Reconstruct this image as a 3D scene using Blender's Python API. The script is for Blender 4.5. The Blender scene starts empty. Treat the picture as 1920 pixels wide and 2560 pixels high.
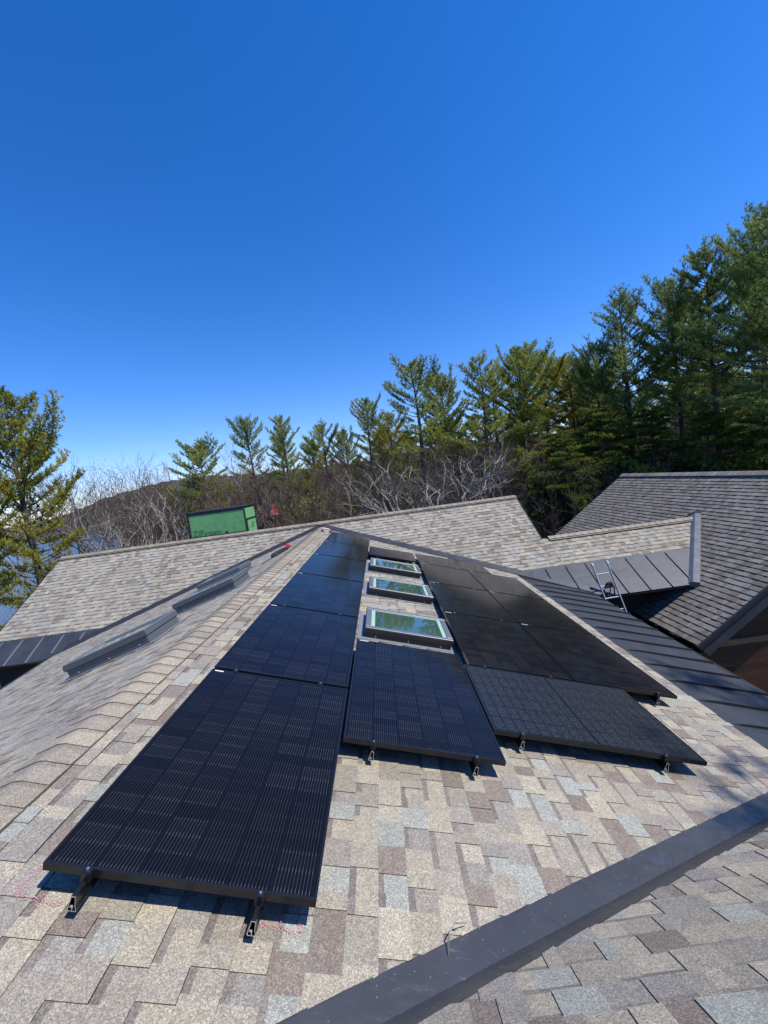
import bpy, math, random
from mathutils import Vector, Matrix, noise as mnoise
R = math.radians
scene = bpy.context.scene

# ------------------------------------------------------------------ camera
cam_d = bpy.data.cameras.new('camera'); cam = bpy.data.objects.new('camera', cam_d)
scene.collection.objects.link(cam); scene.camera = cam
YAW, PITCH, ROLL = -0.0016, -0.0822, -0.1351
CAM = Vector((1.5783, -1.5763, 1.3704))
fwd = Vector((-math.sin(YAW)*math.cos(PITCH), math.cos(YAW)*math.cos(PITCH), math.sin(PITCH)))
rt = Vector((math.cos(YAW), math.sin(YAW), 0)); up = rt.cross(fwd)
r2 = rt*math.cos(ROLL) + up*math.sin(ROLL); u2 = -rt*math.sin(ROLL) + up*math.cos(ROLL)
M = Matrix((r2, u2, -fwd)).transposed().to_4x4(); M.translation = CAM
cam.matrix_world = M
cam_d.sensor_fit = 'VERTICAL'; cam_d.sensor_height = 24.0
cam_d.lens = 24.0*1023.27/2560.0
cam_d.clip_start = 0.05; cam_d.clip_end = 6000

# ------------------------------------------------------------------ sky, sun, exposure
SUN = Vector((0.078, -0.026, 0.133)).normalized()
EL = math.asin(SUN.z); AZ = math.atan2(SUN.x, SUN.y)
w = bpy.data.worlds.new("World"); scene.world = w; w.use_nodes = True
nt = w.node_tree; nt.nodes.clear()
sky = nt.nodes.new('ShaderNodeTexSky'); sky.sky_type = 'NISHITA'; sky.sun_disc = False
sky.sun_elevation = EL; sky.sun_rotation = AZ
sky.altitude = 0; sky.air_density = 1.0; sky.dust_density = 0.1; sky.ozone_density = 3.0
bg = nt.nodes.new('ShaderNodeBackground'); bg.inputs[1].default_value = 0.118
wo = nt.nodes.new('ShaderNodeOutputWorld')
hs = nt.nodes.new('ShaderNodeHueSaturation'); hs.inputs['Saturation'].default_value = 1.36; hs.inputs['Value'].default_value = 1.0; hs.inputs['Hue'].default_value = .497
nt.links.new(sky.outputs[0], hs.inputs['Color']); tn = nt.nodes.new('ShaderNodeMix'); tn.data_type = 'RGBA'; tn.blend_type = 'MULTIPLY'; tn.inputs[0].default_value = 1.0; tn.inputs[7].default_value = (1.20, 1.21, 1.68, 1)
nt.links.new(hs.outputs[0], tn.inputs[6]); nt.links.new(tn.outputs[2], bg.inputs[0]); nt.links.new(bg.outputs[0], wo.inputs[0])
sl = bpy.data.lights.new('sun', 'SUN'); sl.energy = 5.0; sl.angle = R(0.5); sl.color = (1.0, 0.95, 0.875)
so = bpy.data.objects.new('sun', sl); scene.collection.objects.link(so)
so.rotation_euler = SUN.to_track_quat('Z', 'Y').to_euler()
scene.view_settings.view_transform = 'Standard'; scene.view_settings.look = 'None'
scene.view_settings.exposure = 0.0; scene.view_settings.gamma = 1.0
scene.view_settings.use_curve_mapping = False
scene.cycles.max_bounces = 6; scene.cycles.diffuse_bounces = 3; scene.cycles.glossy_bounces = 4
scene.cycles.transparent_max_bounces = 8; scene.cycles.caustics_reflective = False

# ------------------------------------------------------------------ materials
def mat(name, build=None, color=(.5, .5, .5), rough=.6, metal=0.0, spec=.5):
    m = bpy.data.materials.new(name); m.use_nodes = True
    n = m.node_tree; b = n.nodes['Principled BSDF']
    b.inputs['Base Color'].default_value = (*color, 1); b.inputs['Roughness'].default_value = rough
    b.inputs['Metallic'].default_value = metal; b.inputs['Specular IOR Level'].default_value = spec
    if build: build(n, b)
    return m
def N(n, t, **k):
    x = n.nodes.new(t)
    for a, v in k.items(): setattr(x, a, v)
    return x
def objco(n): return N(n, 'ShaderNodeTexCoord').outputs['Object']
def noise(n, scale, detail=4, rough=.6, co=None, dist=0):
    x = N(n, 'ShaderNodeTexNoise'); x.inputs['Scale'].default_value = scale
    x.inputs['Detail'].default_value = detail; x.inputs['Roughness'].default_value = rough
    x.inputs['Distortion'].default_value = dist
    n.links.new(co if co else objco(n), x.inputs['Vector']); return x
def ramp(n, src, stops):
    r = N(n, 'ShaderNodeValToRGB'); e = r.color_ramp.elements
    e[0].position = stops[0][0]; e[0].color = (*stops[0][1], 1)
    e[1].position = stops[-1][0]; e[1].color = (*stops[-1][1], 1)
    for p, c in stops[1:-1]:
        q = e.new(p); q.color = (*c, 1)
    n.links.new(src, r.inputs[0]); return r.outputs[0]
def mul(n, a, b, fac=1.0, typ='MULTIPLY'):
    x = N(n, 'ShaderNodeMix', data_type='RGBA', blend_type=typ); x.inputs[0].default_value = fac
    for s, i in ((a, 6), (b, 7)):
        if isinstance(s, tuple): x.inputs[i].default_value = (*s, 1)
        else: n.links.new(s, x.inputs[i])
    return x.outputs[2]
def mth(n, op, a, b=None, c=None):
    x = N(n, 'ShaderNodeMath', operation=op)
    for i, s in enumerate((a, b, c)):
        if s is None: continue
        if isinstance(s, (int, float)): x.inputs[i].default_value = s
        else: n.links.new(s, x.inputs[i])
    return x.outputs[0]
def bump(n, b, h, strength, dist):
    x = N(n, 'ShaderNodeBump'); x.inputs['Strength'].default_value = strength; x.inputs['Distance'].default_value = dist
    n.links.new(h, x.inputs['Height']); n.links.new(x.outputs[0], b.inputs['Normal'])

def b_shingle(amp, gscale=260):
    def f(n, b):
        at = N(n, 'ShaderNodeAttribute', attribute_name='Col')
        co = objco(n)
        v = N(n, 'ShaderNodeTexVoronoi'); v.inputs['Scale'].default_value = gscale; n.links.new(co, v.inputs['Vector'])
        sep = N(n, 'ShaderNodeSeparateColor'); n.links.new(v.outputs['Color'], sep.inputs[0])
        g = ramp(n, sep.outputs[0], [(0, (1-amp*1.0,)*3), (.28, (1-amp*.45, 1-amp*.5, 1-amp*.55)), (.62, (1.02, 1.0, .98)), (.86, (1+amp*.55, 1+amp*.5, 1+amp*.4)), (1, (1+amp*1.35, 1+amp*1.3, 1+amp*1.15))])
        c = mul(n, at.outputs['Color'], g)
        n2 = noise(n, 24, 3, .6, co)
        g2 = ramp(n, n2.outputs[0], [(.25, (.88, .87, .88)), (.75, (1.1, 1.1, 1.08))])
        c = mul(n, c, g2)
        n3 = noise(n, .9, 3, .55, co)
        g3 = ramp(n, n3.outputs[0], [(.3, (.93, .925, .92)), (.7, (1.06, 1.06, 1.06))])
        c = mul(n, c, g3)
        n.links.new(c, b.inputs['Base Color'])
        bump(n, b, sep.outputs[1], .5, .0012)
    return f
M_SH = mat('asphalt_shingle_granules', b_shingle(.40, 230), rough=.92, spec=.2)
M_SHH = mat('grey_shingle_granules', b_shingle(.35, 200), rough=.92, spec=.2)

def b_metal(n, b):
    co = objco(n)
    x = noise(n, 3.0, 4, .6, co); y = noise(n, 60, 2, .5, co)
    c = ramp(n, x.outputs[0], [(.3, (.048, .053, .061)), (.7, (.068, .074, .084))])
    # scuffs and dust specks
    s = N(n, 'ShaderNodeTexVoronoi'); s.inputs['Scale'].default_value = 22; n.links.new(co, s.inputs['Vector'])
    sp = mth(n, 'LESS_THAN', s.outputs['Distance'], .045)
    mpn = N(n, 'ShaderNodeMapping'); mpn.inputs['Scale'].default_value = (4, 30, 4); mpn.inputs['Rotation'].default_value = (0, 0, .6)
    n.links.new(co, mpn.inputs[0])
    sc = noise(n, 1.6, 6, .75, mpn.outputs[0], 1.2)
    scr = ramp(n, sc.outputs[0], [(.66, (0, 0, 0)), (.76, (.20, .20, .20))])
    mx = N(n, 'ShaderNodeMix', data_type='RGBA'); n.links.new(scr, mx.inputs[0]); n.links.new(c, mx.inputs[6]); mx.inputs[7].default_value = (.26, .27, .28, 1)
    mx2 = N(n, 'ShaderNodeMix', data_type='RGBA'); n.links.new(mth(n, 'MULTIPLY', sp, .6), mx2.inputs[0]); n.links.new(mx.outputs[2], mx2.inputs[6]); mx2.inputs[7].default_value = (.5, .5, .48, 1)
    n.links.new(mx2.outputs[2], b.inputs['Base Color'])
    n.links.new(mth(n, 'MULTIPLY_ADD', x.outputs[0], .15, .42), b.inputs['Roughness'])
    bb = noise(n, 4.5, 2, .5, co)
    b.inputs['Specular IOR Level'].default_value = .35
    bump(n, b, bb.outputs[0], .25, .02)
M_METAL = mat('charcoal_sheet_metal', b_metal, rough=.42, metal=.25)
def b_valley(n, b):
    co = objco(n); x = noise(n, 2.4, 4, .6, co)
    c = ramp(n, x.outputs[0], [(.3, (.070, .070, .072)), (.7, (.098, .097, .098))])
    s = N(n, 'ShaderNodeTexVoronoi'); s.inputs['Scale'].default_value = 26; n.links.new(co, s.inputs['Vector'])
    sp = mth(n, 'LESS_THAN', s.outputs['Distance'], .06)
    # fine curved scuffs
    mp = N(n, 'ShaderNodeMapping'); mp.inputs['Scale'].default_value = (3, 14, 3); mp.inputs['Rotation'].default_value = (0, 0, .9); n.links.new(co, mp.inputs[0])
    sc = noise(n, 2.0, 8, .8, mp.outputs[0], 1.8)
    f = mth(n, 'MULTIPLY', mth(n, 'GREATER_THAN', sc.outputs[0], .63), .22)
    f = mth(n, 'MAXIMUM', f, mth(n, 'MULTIPLY', sp, .7))
    mx = N(n, 'ShaderNodeMix', data_type='RGBA'); n.links.new(f, mx.inputs[0]); n.links.new(c, mx.inputs[6]); mx.inputs[7].default_value = (.42, .42, .40, 1)
    n.links.new(mx.outputs[2], b.inputs['Base Color'])
    n.links.new(mth(n, 'MULTIPLY_ADD', sc.outputs[0], .25, .18), b.inputs['Roughness'])
    bump(n, b, noise(n, 5.5, 2, .5, co, .6).outputs[0], .55, .03)
M_VAL = mat('dented_valley_metal', b_valley, rough=.35, metal=.35)
M_METAL2 = mat('charcoal_trim_metal', color=(.040, .042, .045), rough=.4, metal=.2)
M_GALV = mat('grey_flashing_metal', lambda n, b: n.links.new(ramp(n, noise(n, 5).outputs[0], [(.3, (.17, .172, .17)), (.7, (.24, .242, .24))]), b.inputs['Base Color']), rough=.4, metal=.5)
M_LEAD = mat('step_flashing_metal', color=(.35, .37, .39), rough=.45, metal=.5)
M_DARK = mat('roof_underlay', color=(.02, .02, .022), rough=.9)
M_BLACK = mat('black_anodised_frame', color=(.022, .0225, .025), rough=.24, metal=.35)
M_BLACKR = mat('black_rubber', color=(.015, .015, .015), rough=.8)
M_ALU = mat('raw_aluminium', color=(.75, .76, .77), rough=.35, metal=.7)
M_STEEL = mat('steel_screw', color=(.8, .8, .8), rough=.25, metal=.9)
M_LADDER = mat('ladder_aluminium', color=(.60, .61, .62), rough=.38, metal=.45)
M_RED = mat('red_plastic', color=(.6, .03, .035), rough=.5)
M_WHITE = mat('white_label', color=(.8, .8, .8), rough=.5)
M_FABRIC = mat('black_webbing', lambda n, b: n.links.new(ramp(n, noise(n, 30).outputs[0], [(.3, (.012, .012, .013)), (.7, (.04, .04, .042))]), b.inputs['Base Color']), rough=.9)

def b_cells(half):
    """monocrystalline module: object x across (cells), object y along; wires run along y"""
    def f(n, b):
        co = objco(n); s = N(n, 'ShaderNodeSeparateXYZ'); n.links.new(co, s.inputs[0])
        x, y = s.outputs[0], s.outputs[1]
        cw = .1826; ch = .0918
        fx = mth(n, 'FRACT', mth(n, 'DIVIDE', mth(n, 'SUBTRACT', x, .0192), cw))
        fy = mth(n, 'FRACT', mth(n, 'DIVIDE', mth(n, 'SUBTRACT', y, .0234), ch))
        def edge(v, wd): # 1 near 0 or 1
            return mth(n, 'LESS_THAN', mth(n, 'SUBTRACT', .5, mth(n, 'ABSOLUTE', mth(n, 'SUBTRACT', v, .5))), wd)
        gx = edge(fx, .016); gy = edge(fy, .014)
        wf = mth(n, 'FRACT', mth(n, 'MULTIPLY', fx, 12.0))
        wire = edge(wf, .055)
        # per half cell random
        ix = mth(n, 'FLOOR', mth(n, 'DIVIDE', mth(n, 'SUBTRACT', x, .0192), cw)); iy = mth(n, 'FLOOR', mth(n, 'DIVIDE', mth(n, 'SUBTRACT', y, .0234), ch))
        oi = N(n, 'ShaderNodeObjectInfo')
        cb = N(n, 'ShaderNodeCombineXYZ'); n.links.new(ix, cb.inputs[0]); n.links.new(iy, cb.inputs[1]); n.links.new(mth(n, 'MULTIPLY', oi.outputs['Random'], 40.0), cb.inputs[2])
        wn = N(n, 'ShaderNodeTexWhiteNoise', noise_dimensions='3D'); n.links.new(cb.outputs[0], wn.inputs['Vector'])
        r = wn.outputs['Value']
        # wire glints painted into the colour, brightest close to the half cell gaps
        near = mth(n, 'SUBTRACT', 1.0, mth(n, 'MULTIPLY', mth(n, 'SUBTRACT', .5, mth(n, 'ABSOLUTE', mth(n, 'SUBTRACT', fy, .5))), 6.0))
        near = mth(n, 'MAXIMUM', near, 0.0)
        jit = noise(n, 140, 2, .6, co)
        alt = mth(n, 'GREATER_THAN', r, .55)
        wl = mth(n, 'MULTIPLY', wire, mth(n, 'ADD', mth(n, 'ADD', .13, mth(n, 'MULTIPLY', r, .14)), mth(n, 'MULTIPLY', near, mth(n, 'MULTIPLY_ADD', alt, .30, .10))))
        wl = mth(n, 'MULTIPLY', wl, mth(n, 'MULTIPLY_ADD', jit.outputs[0], 1.4, .3))
        base = N(n, 'ShaderNodeMix', data_type='RGBA'); n.links.new(r, base.inputs[0])
        base.inputs[6].default_value = (.0045, .0048, .0080, 1); base.inputs[7].default_value = (.0072, .0072, .0105, 1)
        gap = mth(n, 'MAXIMUM', gx, mth(n, 'MULTIPLY', gy, .35))
        m1 = N(n, 'ShaderNodeMix', data_type='RGBA'); n.links.new(gap, m1.inputs[0]); n.links.new(base.outputs[2], m1.inputs[6]); m1.inputs[7].default_value = (.0100, .0102, .0130, 1)
        m2 = N(n, 'ShaderNodeMix', data_type='RGBA'); n.links.new(mth(n, 'MULTIPLY', wl, mth(n, 'SUBTRACT', 1.0, gx)), m2.inputs[0]); n.links.new(m1.outputs[2], m2.inputs[6]); m2.inputs[7].default_value = (.23, .23, .23, 1)
        # dust specks
        v = N(n, 'ShaderNodeTexVoronoi'); v.inputs['Scale'].default_value = 40; n.links.new(co, v.inputs['Vector'])
        sp = mth(n, 'LESS_THAN', v.outputs['Distance'], .035)
        m3 = N(n, 'ShaderNodeMix', data_type='RGBA'); n.links.new(mth(n, 'MULTIPLY', sp, .35), m3.inputs[0]); n.links.new(m2.outputs[2], m3.inputs[6]); m3.inputs[7].default_value = (.5, .5, .5, 1)
        n.links.new(m3.outputs[2], b.inputs['Base Color'])
        d = noise(n, 2.2, 4, .6, co)
        n.links.new(mth(n, 'MULTIPLY_ADD', d.outputs[0], .10, .07), b.inputs['Roughness'])
        b.inputs['Specular IOR Level'].default_value = .18
        bump(n, b, noise(n, 1.6, 2, .5, co).outputs[0], .03, .02)
    return f
M_CELL = mat('monocrystalline_cells', b_cells(True))
def b_poly(n, b):
    co = objco(n); s = N(n, 'ShaderNodeSeparateXYZ'); n.links.new(co, s.inputs[0])
    x, y = s.outputs[0], s.outputs[1]
    def line(v, off, period, wd):
        f = mth(n, 'FRACT', mth(n, 'DIVIDE', mth(n, 'SUBTRACT', v, off), period))
        return mth(n, 'LESS_THAN', mth(n, 'SUBTRACT', .5, mth(n, 'ABSOLUTE', mth(n, 'SUBTRACT', f, .5))), wd)
    gy = line(y, .0192, .1826, .03); gx = line(x, .0234, .0918*1.0, .05)
    cen = mth(n, 'LESS_THAN', mth(n, 'ABSOLUTE', mth(n, 'SUBTRACT', x, .861)), .008)
    g = mth(n, 'MAXIMUM', mth(n, 'MAXIMUM', gx, gy), cen)
    sp = noise(n, 70, 5, .8, co, .6)
    c = ramp(n, sp.outputs[0], [(.3, (.007, .008, .010)), (.5, (.020, .022, .026)), (.62, (.055, .058, .066)), (.72, (.16, .165, .18))])
    m1 = N(n, 'ShaderNodeMix', data_type='RGBA'); n.links.new(g, m1.inputs[0]); n.links.new(c, m1.inputs[6]); m1.inputs[7].default_value = (.006, .0065, .008, 1)
    n.links.new(m1.outputs[2], b.inputs['Base Color'])
    b.inputs['Roughness'].default_value = .20; b.inputs['Specular IOR Level'].default_value = .4
    bump(n, b, sp.outputs[0], .6, .003)
M_POLY = mat('textured_cells', b_poly)

def b_glass(n, b):
    co = objco(n)
    b.inputs['Base Color'].default_value = (.05, .10, .07, 1); b.inputs['Roughness'].default_value = .03
    b.inputs['Specular IOR Level'].default_value = 1.0; b.inputs['Coat Weight'].default_value = .8; b.inputs['Coat Roughness'].default_value = .02
    b.inputs['Coat IOR'].default_value = 1.9
    bump(n, b, noise(n, 2.0, 2, .5, co).outputs[0], .04, .02)
M_GLASS = mat('skylight_glass', b_glass)
M_GEDGE = mat('pale_green_glass_edge', color=(.36, .55, .42), rough=.25)
M_SKYF = mat('grey_skylight_cladding', color=(.19, .20, .215), rough=.38, metal=.35)
M_SKYD = mat('dark_skylight_curb', color=(.028, .030, .032), rough=.45, metal=.2)
M_SKYB = mat('slate_skylight_curb', color=(.125, .137, .145), rough=.42, metal=.25)

def b_wood(n, b):
    co = objco(n); s = N(n, 'ShaderNodeSeparateXYZ'); n.links.new(co, s.inputs[0])
    z = s.outputs[2]
    iz = mth(n, 'FLOOR', mth(n, 'DIVIDE', z, .14)); fz = mth(n, 'FRACT', mth(n, 'DIVIDE', z, .14))
    wn = N(n, 'ShaderNodeTexWhiteNoise', noise_dimensions='1D'); n.links.new(iz, wn.inputs['W'])
    mp = N(n, 'ShaderNodeMapping'); mp.inputs['Scale'].default_value = (1.2, 1.2, 26); n.links.new(co, mp.inputs[0])
    g = noise(n, 2.2, 6, .7, mp.outputs[0], .8)
    c = ramp(n, g.outputs[0], [(.25, (.02, .008, .004)), (.5, (.06, .024, .011)), (.75, (.16, .065, .028))])
    c = mul(n, c, ramp(n, wn.outputs[0], [(0, (.55, .5, .45)), (1, (1.25, 1.2, 1.1))]))
    gap = mth(n, 'LESS_THAN', fz, .06)
    mx = N(n, 'ShaderNodeMix', data_type='RGBA'); n.links.new(gap, mx.inputs[0]); n.links.new(c, mx.inputs[6]); mx.inputs[7].default_value = (.02, .01, .006, 1)
    n.links.new(mx.outputs[2], b.inputs['Base Color'])
M_WOOD = mat('cedar_siding', b_wood, rough=.6)
M_SHADED = mat('shade_painted_siding', lambda n, b: n.links.new(ramp(n, noise(n, 7, 5).outputs[0], [(.3, (.014, .011, .009)), (.7, (.03, .023, .018))]), b.inputs['Base Color']), rough=.8)  # house siding with the shade below the eaves put into its colour
M_WOODL = mat('pale_cedar_trim', lambda n, b: n.links.new(ramp(n, noise(n, 9, 5).outputs[0], [(.3, (.20, .10, .04)), (.7, (.34, .19, .08))]), b.inputs['Base Color']), rough=.6)
M_GREEN = mat('green_sheathing', lambda n, b: n.links.new(ramp(n, noise(n, 6, 4).outputs[0], [(.3, (.14, .37, .13)), (.7, (.20, .47, .18))]), b.inputs['Base Color']), rough=.75, spec=.2)
M_TAPE = mat('black_seam_tape', lambda n, b: n.links.new(ramp(n, noise(n, 14, 4, .7).outputs[0], [(.45, (.012, .012, .012)), (.75, (.09, .09, .09))]), b.inputs['Base Color']), rough=.55)
M_INK = mat('faded_print', color=(.05, .17, .07), rough=.8)
def b_chalk(n, b):
    b.inputs['Base Color'].default_value = (.68, .30, .35, 1)
    a = noise(n, 190, 3, .7); n.links.new(mth(n, 'GREATER_THAN', a.outputs[0], .56), b.inputs['Alpha'])
M_CHALK = mat('pink_chalk', b_chalk, rough=.95)

def b_bark(c1, c2, sc=14):
    def f(n, b):
        co = objco(n); mp = N(n, 'ShaderNodeMapping'); mp.inputs['Scale'].default_value = (1, 1, .25); n.links.new(co, mp.inputs[0])
        x = noise(n, sc, 4, .7, mp.outputs[0])
        n.links.new(ramp(n, x.outputs[0], [(.35, c1), (.65, c2)]), b.inputs['Base Color'])
    return f
M_BARKP = mat('pine_bark', b_bark((.055, .045, .038), (.15, .125, .105)), rough=.95, spec=.1)
M_BARKG = mat('pale_grey_bark', b_bark((.19, .17, .145), (.42, .375, .32)), rough=.9, spec=.1)
M_BARKB = mat('brown_grey_bark', b_bark((.12, .10, .085), (.27, .235, .20)), rough=.9, spec=.1)
def b_leaf(c1, c2, c3):
    def f(n, b):
        at = N(n, 'ShaderNodeAttribute', attribute_name='Col'); s = N(n, 'ShaderNodeSeparateColor'); n.links.new(at.outputs['Color'], s.inputs[0])
        c = ramp(n, s.outputs[0], [(0, c1), (.5, c2), (1, c3)])
        n.links.new(c, b.inputs['Base Color'])
        t = N(n, 'ShaderNodeBsdfTranslucent'); n.links.new(c, t.inputs[0])
        mx = N(n, 'ShaderNodeMixShader'); mx.inputs[0].default_value = .45
        out = n.nodes['Material Output']
        n.links.new(b.outputs[0], mx.inputs[1]); n.links.new(t.outputs[0], mx.inputs[2]); n.links.new(mx.outputs[0], out.inputs[0])
    return f
M_NEED = mat('pine_needles', b_leaf((.19, .22, .05), (.34, .38, .075), (.52, .53, .12)), rough=.55, spec=.25)
M_NEEDY = mat('yellow_green_needles', b_leaf((.19, .195, .032), (.37, .36, .055), (.56, .50, .09)), rough=.55, spec=.25)
M_NEEDB = mat('blue_green_needles', b_leaf((.135, .18, .055), (.25, .32, .085), (.41, .47, .13)), rough=.55, spec=.25)
M_HEM = mat('hemlock_needles', b_leaf((.05, .075, .02), (.12, .16, .03), (.28, .31, .05)), rough=.6, spec=.2)
M_BUD = mat('red_buds', b_leaf((.12, .05, .04), (.20, .09, .07), (.26, .16, .10)), rough=.8, spec=.1)
M_TWIGR = mat('reddish_twigs', b_leaf((.14, .075, .065), (.24, .145, .125), (.34, .24, .21)), rough=.9, spec=.1)
M_THICK = mat('budding_twigs', b_leaf((.17, .115, .085), (.27, .21, .155), (.40, .34, .27)), rough=.9, spec=.1)
M_BRUSH = mat('brush_twigs', b_leaf((.12, .085, .065), (.22, .17, .135), (.36, .31, .25)), rough=.9, spec=.1)

# ------------------------------------------------------------------ mesh helpers
class MB:
    def __init__(s): s.v = []; s.f = []; s.c = []
    def face(s, pts, col=None):
        i = len(s.v); s.v.extend([tuple(p) for p in pts]); s.f.append(tuple(range(i, i+len(pts)))); s.c.append(col or (.5, .5, .5))
    def box(s, o, ex, ey, ez, col=None):
        """o corner, ex/ey/ez edge vectors"""
        o, ex, ey, ez = map(Vector, (o, ex, ey, ez))
        if ex.cross(ey).dot(ez) < 0: ex, ey = ey, ex
        p = [o, o+ex, o+ex+ey, o+ey, o+ez, o+ex+ez, o+ex+ey+ez, o+ey+ez]
        i = len(s.v); s.v.extend([tuple(q) for q in p])
        for f in ((3, 2, 1, 0), (4, 5, 6, 7), (0, 1, 5, 4), (1, 2, 6, 5), (2, 3, 7, 6), (3, 0, 4, 7)):
            s.f.append(tuple(i+k for k in f)); s.c.append(col or (.5, .5, .5))
    def prism(s, pts, d, col=None):
        pts = [Vector(p) for p in pts]; d = Vector(d); n = len(pts); i = len(s.v)
        s.v.extend([tuple(p) for p in pts]); s.v.extend([tuple(p+d) for p in pts])
        s.f.append(tuple(i+k for k in range(n))); s.f.append(tuple(i+n+k for k in reversed(range(n))))
        s.c += [col or (.5, .5, .5)]*(n+2)
        for k in range(n): s.f.append((i+k, i+n+k, i+n+(k+1) % n, i+(k+1) % n))
    def tube(s, pts, rad, k=6, cap=True, col=None):
        pts = [Vector(p) for p in pts]; m = len(pts)
        if isinstance(rad, (int, float)): rad = [rad]*m
        d = (pts[1]-pts[0]).normalized()
        a = d.orthogonal().normalized(); rings = []
        for j, p in enumerate(pts):
            t = (pts[min(j+1, m-1)]-pts[max(j-1, 0)])
            t = t.normalized() if t.length > 1e-9 else d
            a = (a - t*a.dot(t)); a = a.normalized() if a.length > 1e-6 else t.orthogonal().normalized()
            b = t.cross(a); i = len(s.v)
            for q in range(k):
                an = 2*math.pi*q/k; s.v.append(tuple(p + (a*math.cos(an)+b*math.sin(an))*rad[j]))
            rings.append(i)
        for j in range(m-1):
            for q in range(k):
                q2 = (q+1) % k
                s.f.append((rings[j]+q, rings[j]+q2, rings[j+1]+q2, rings[j+1]+q)); s.c.append(col or (.5, .5, .5))
        if cap and k > 2:
            s.f.append(tuple(rings[0]+q for q in reversed(range(k)))); s.f.append(tuple(rings[-1]+q for q in range(k))); s.c += [col or (.5, .5, .5)]*2
    def build(s, name, m, parent=None, loc=None, colors=False, smooth=False):
        me = bpy.data.meshes.new(name); me.from_pydata(s.v, [], s.f)
        if colors:
            a = me.attributes.new('Col', 'FLOAT_COLOR', 'FACE')
            fl = []
            for c in s.c: fl += [c[0], c[1], c[2], 1.0]
            a.data.foreach_set('color', fl)
        if smooth: me.polygons.foreach_set('use_smooth', [True]*len(me.polygons))
        me.update(); me.materials.append(m)
        o = bpy.data.objects.new(name, me); scene.collection.objects.link(o)
        if parent: o.parent = parent
        if loc is not None: o.location = loc
        return o
def tag(o, label=None, cat=None, group=None, kind=None):
    if label: o['label'] = label
    if cat: o['category'] = cat
    if group: o['group'] = group
    if kind: o['kind'] = kind
    return o
def empty(name, label, cat, loc=(0, 0, 0), group=None):
    o = bpy.data.objects.new(name, None); scene.collection.objects.link(o); o.location = loc; o.empty_display_size = .2
    return tag(o, label, cat, group)
def bevel(o, wd, seg=2):
    m = o.modifiers.new('b', 'BEVEL'); m.width = wd; m.segments = seg; m.limit_method = 'ANGLE'; return o

# ------------------------------------------------------------------ roof geometry (metres; panel plane passes through the origin)
A = 0.2994; H = 0.15
SA, CA_, TA = math.sin(A), math.cos(A), math.tan(A)
XR = -0.56                                    # near ridge
def zA(x): return (-H - SA*x)/CA_
ZR = zA(XR)
TB = 0.300
def zB(x): return ZR - TB*(XR - x)
VC = (1.34, -0.253); MC = 0.5173; TC = 0.5967   # valley between the panel slope and the near slope
ZVC = zA(VC[0])
def yval(x): return VC[1] + MC*(x-VC[0])
def yvalB(x): y0 = yval(XR); return y0 + (TB/TC)*(XR-x)
def zC(y): return ZVC - TC*(y-VC[1])
SF = 0.6; YF0 = 12.1
def zF(y): return ZR + SF*(y-YF0)
def yFv(x): return YF0 - (TA/SF)*(x-XR) if x > XR else YF0 - (TB/SF)*(XR-x)
YRF = 12.33; YM = 9.35                        # far ridge, top of far metal band
XE0, XE1 = 4.88, 6.2                          # metal eave strip
# wing roof plane
TH = 0.7
def zH(x): return -2.35 + TH*(x-8.95)
XHE, XHR = 7.88, 12.42; YH0, YH1 = 6.87, 16.7

def clip(poly, hp):
    """poly [(s,t)], hp list of (a,b,c): keep a*s+b*t<=c"""
    for a, b, c in hp:
        out = []; n = len(poly)
        for i in range(n):
            p, q = poly[i], poly[(i+1) % n]
            dp, dq = a*p[0]+b*p[1]-c, a*q[0]+b*q[1]-c
            if dp <= 0: out.append(p)
            if (dp < 0 < dq) or (dq < 0 < dp):
                k = dp/(dp-dq); out.append((p[0]+(q[0]-p[0])*k, p[1]+(q[1]-p[1])*k))
        poly = out
        if len(poly) < 3: return []
    return poly

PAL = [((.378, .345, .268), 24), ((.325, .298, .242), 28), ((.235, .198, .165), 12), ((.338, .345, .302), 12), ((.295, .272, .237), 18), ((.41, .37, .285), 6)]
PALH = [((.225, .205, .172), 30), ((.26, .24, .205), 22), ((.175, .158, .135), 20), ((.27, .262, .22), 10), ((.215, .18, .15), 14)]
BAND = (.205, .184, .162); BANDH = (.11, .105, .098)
def pick(rg, pal):
    t = rg.random()*sum(p[1] for p in pal)
    for c, wt in pal:
        t -= wt
        if t <= 0: break
    k = rg.uniform(.92, 1.08); return tuple(x*k for x in c)

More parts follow.
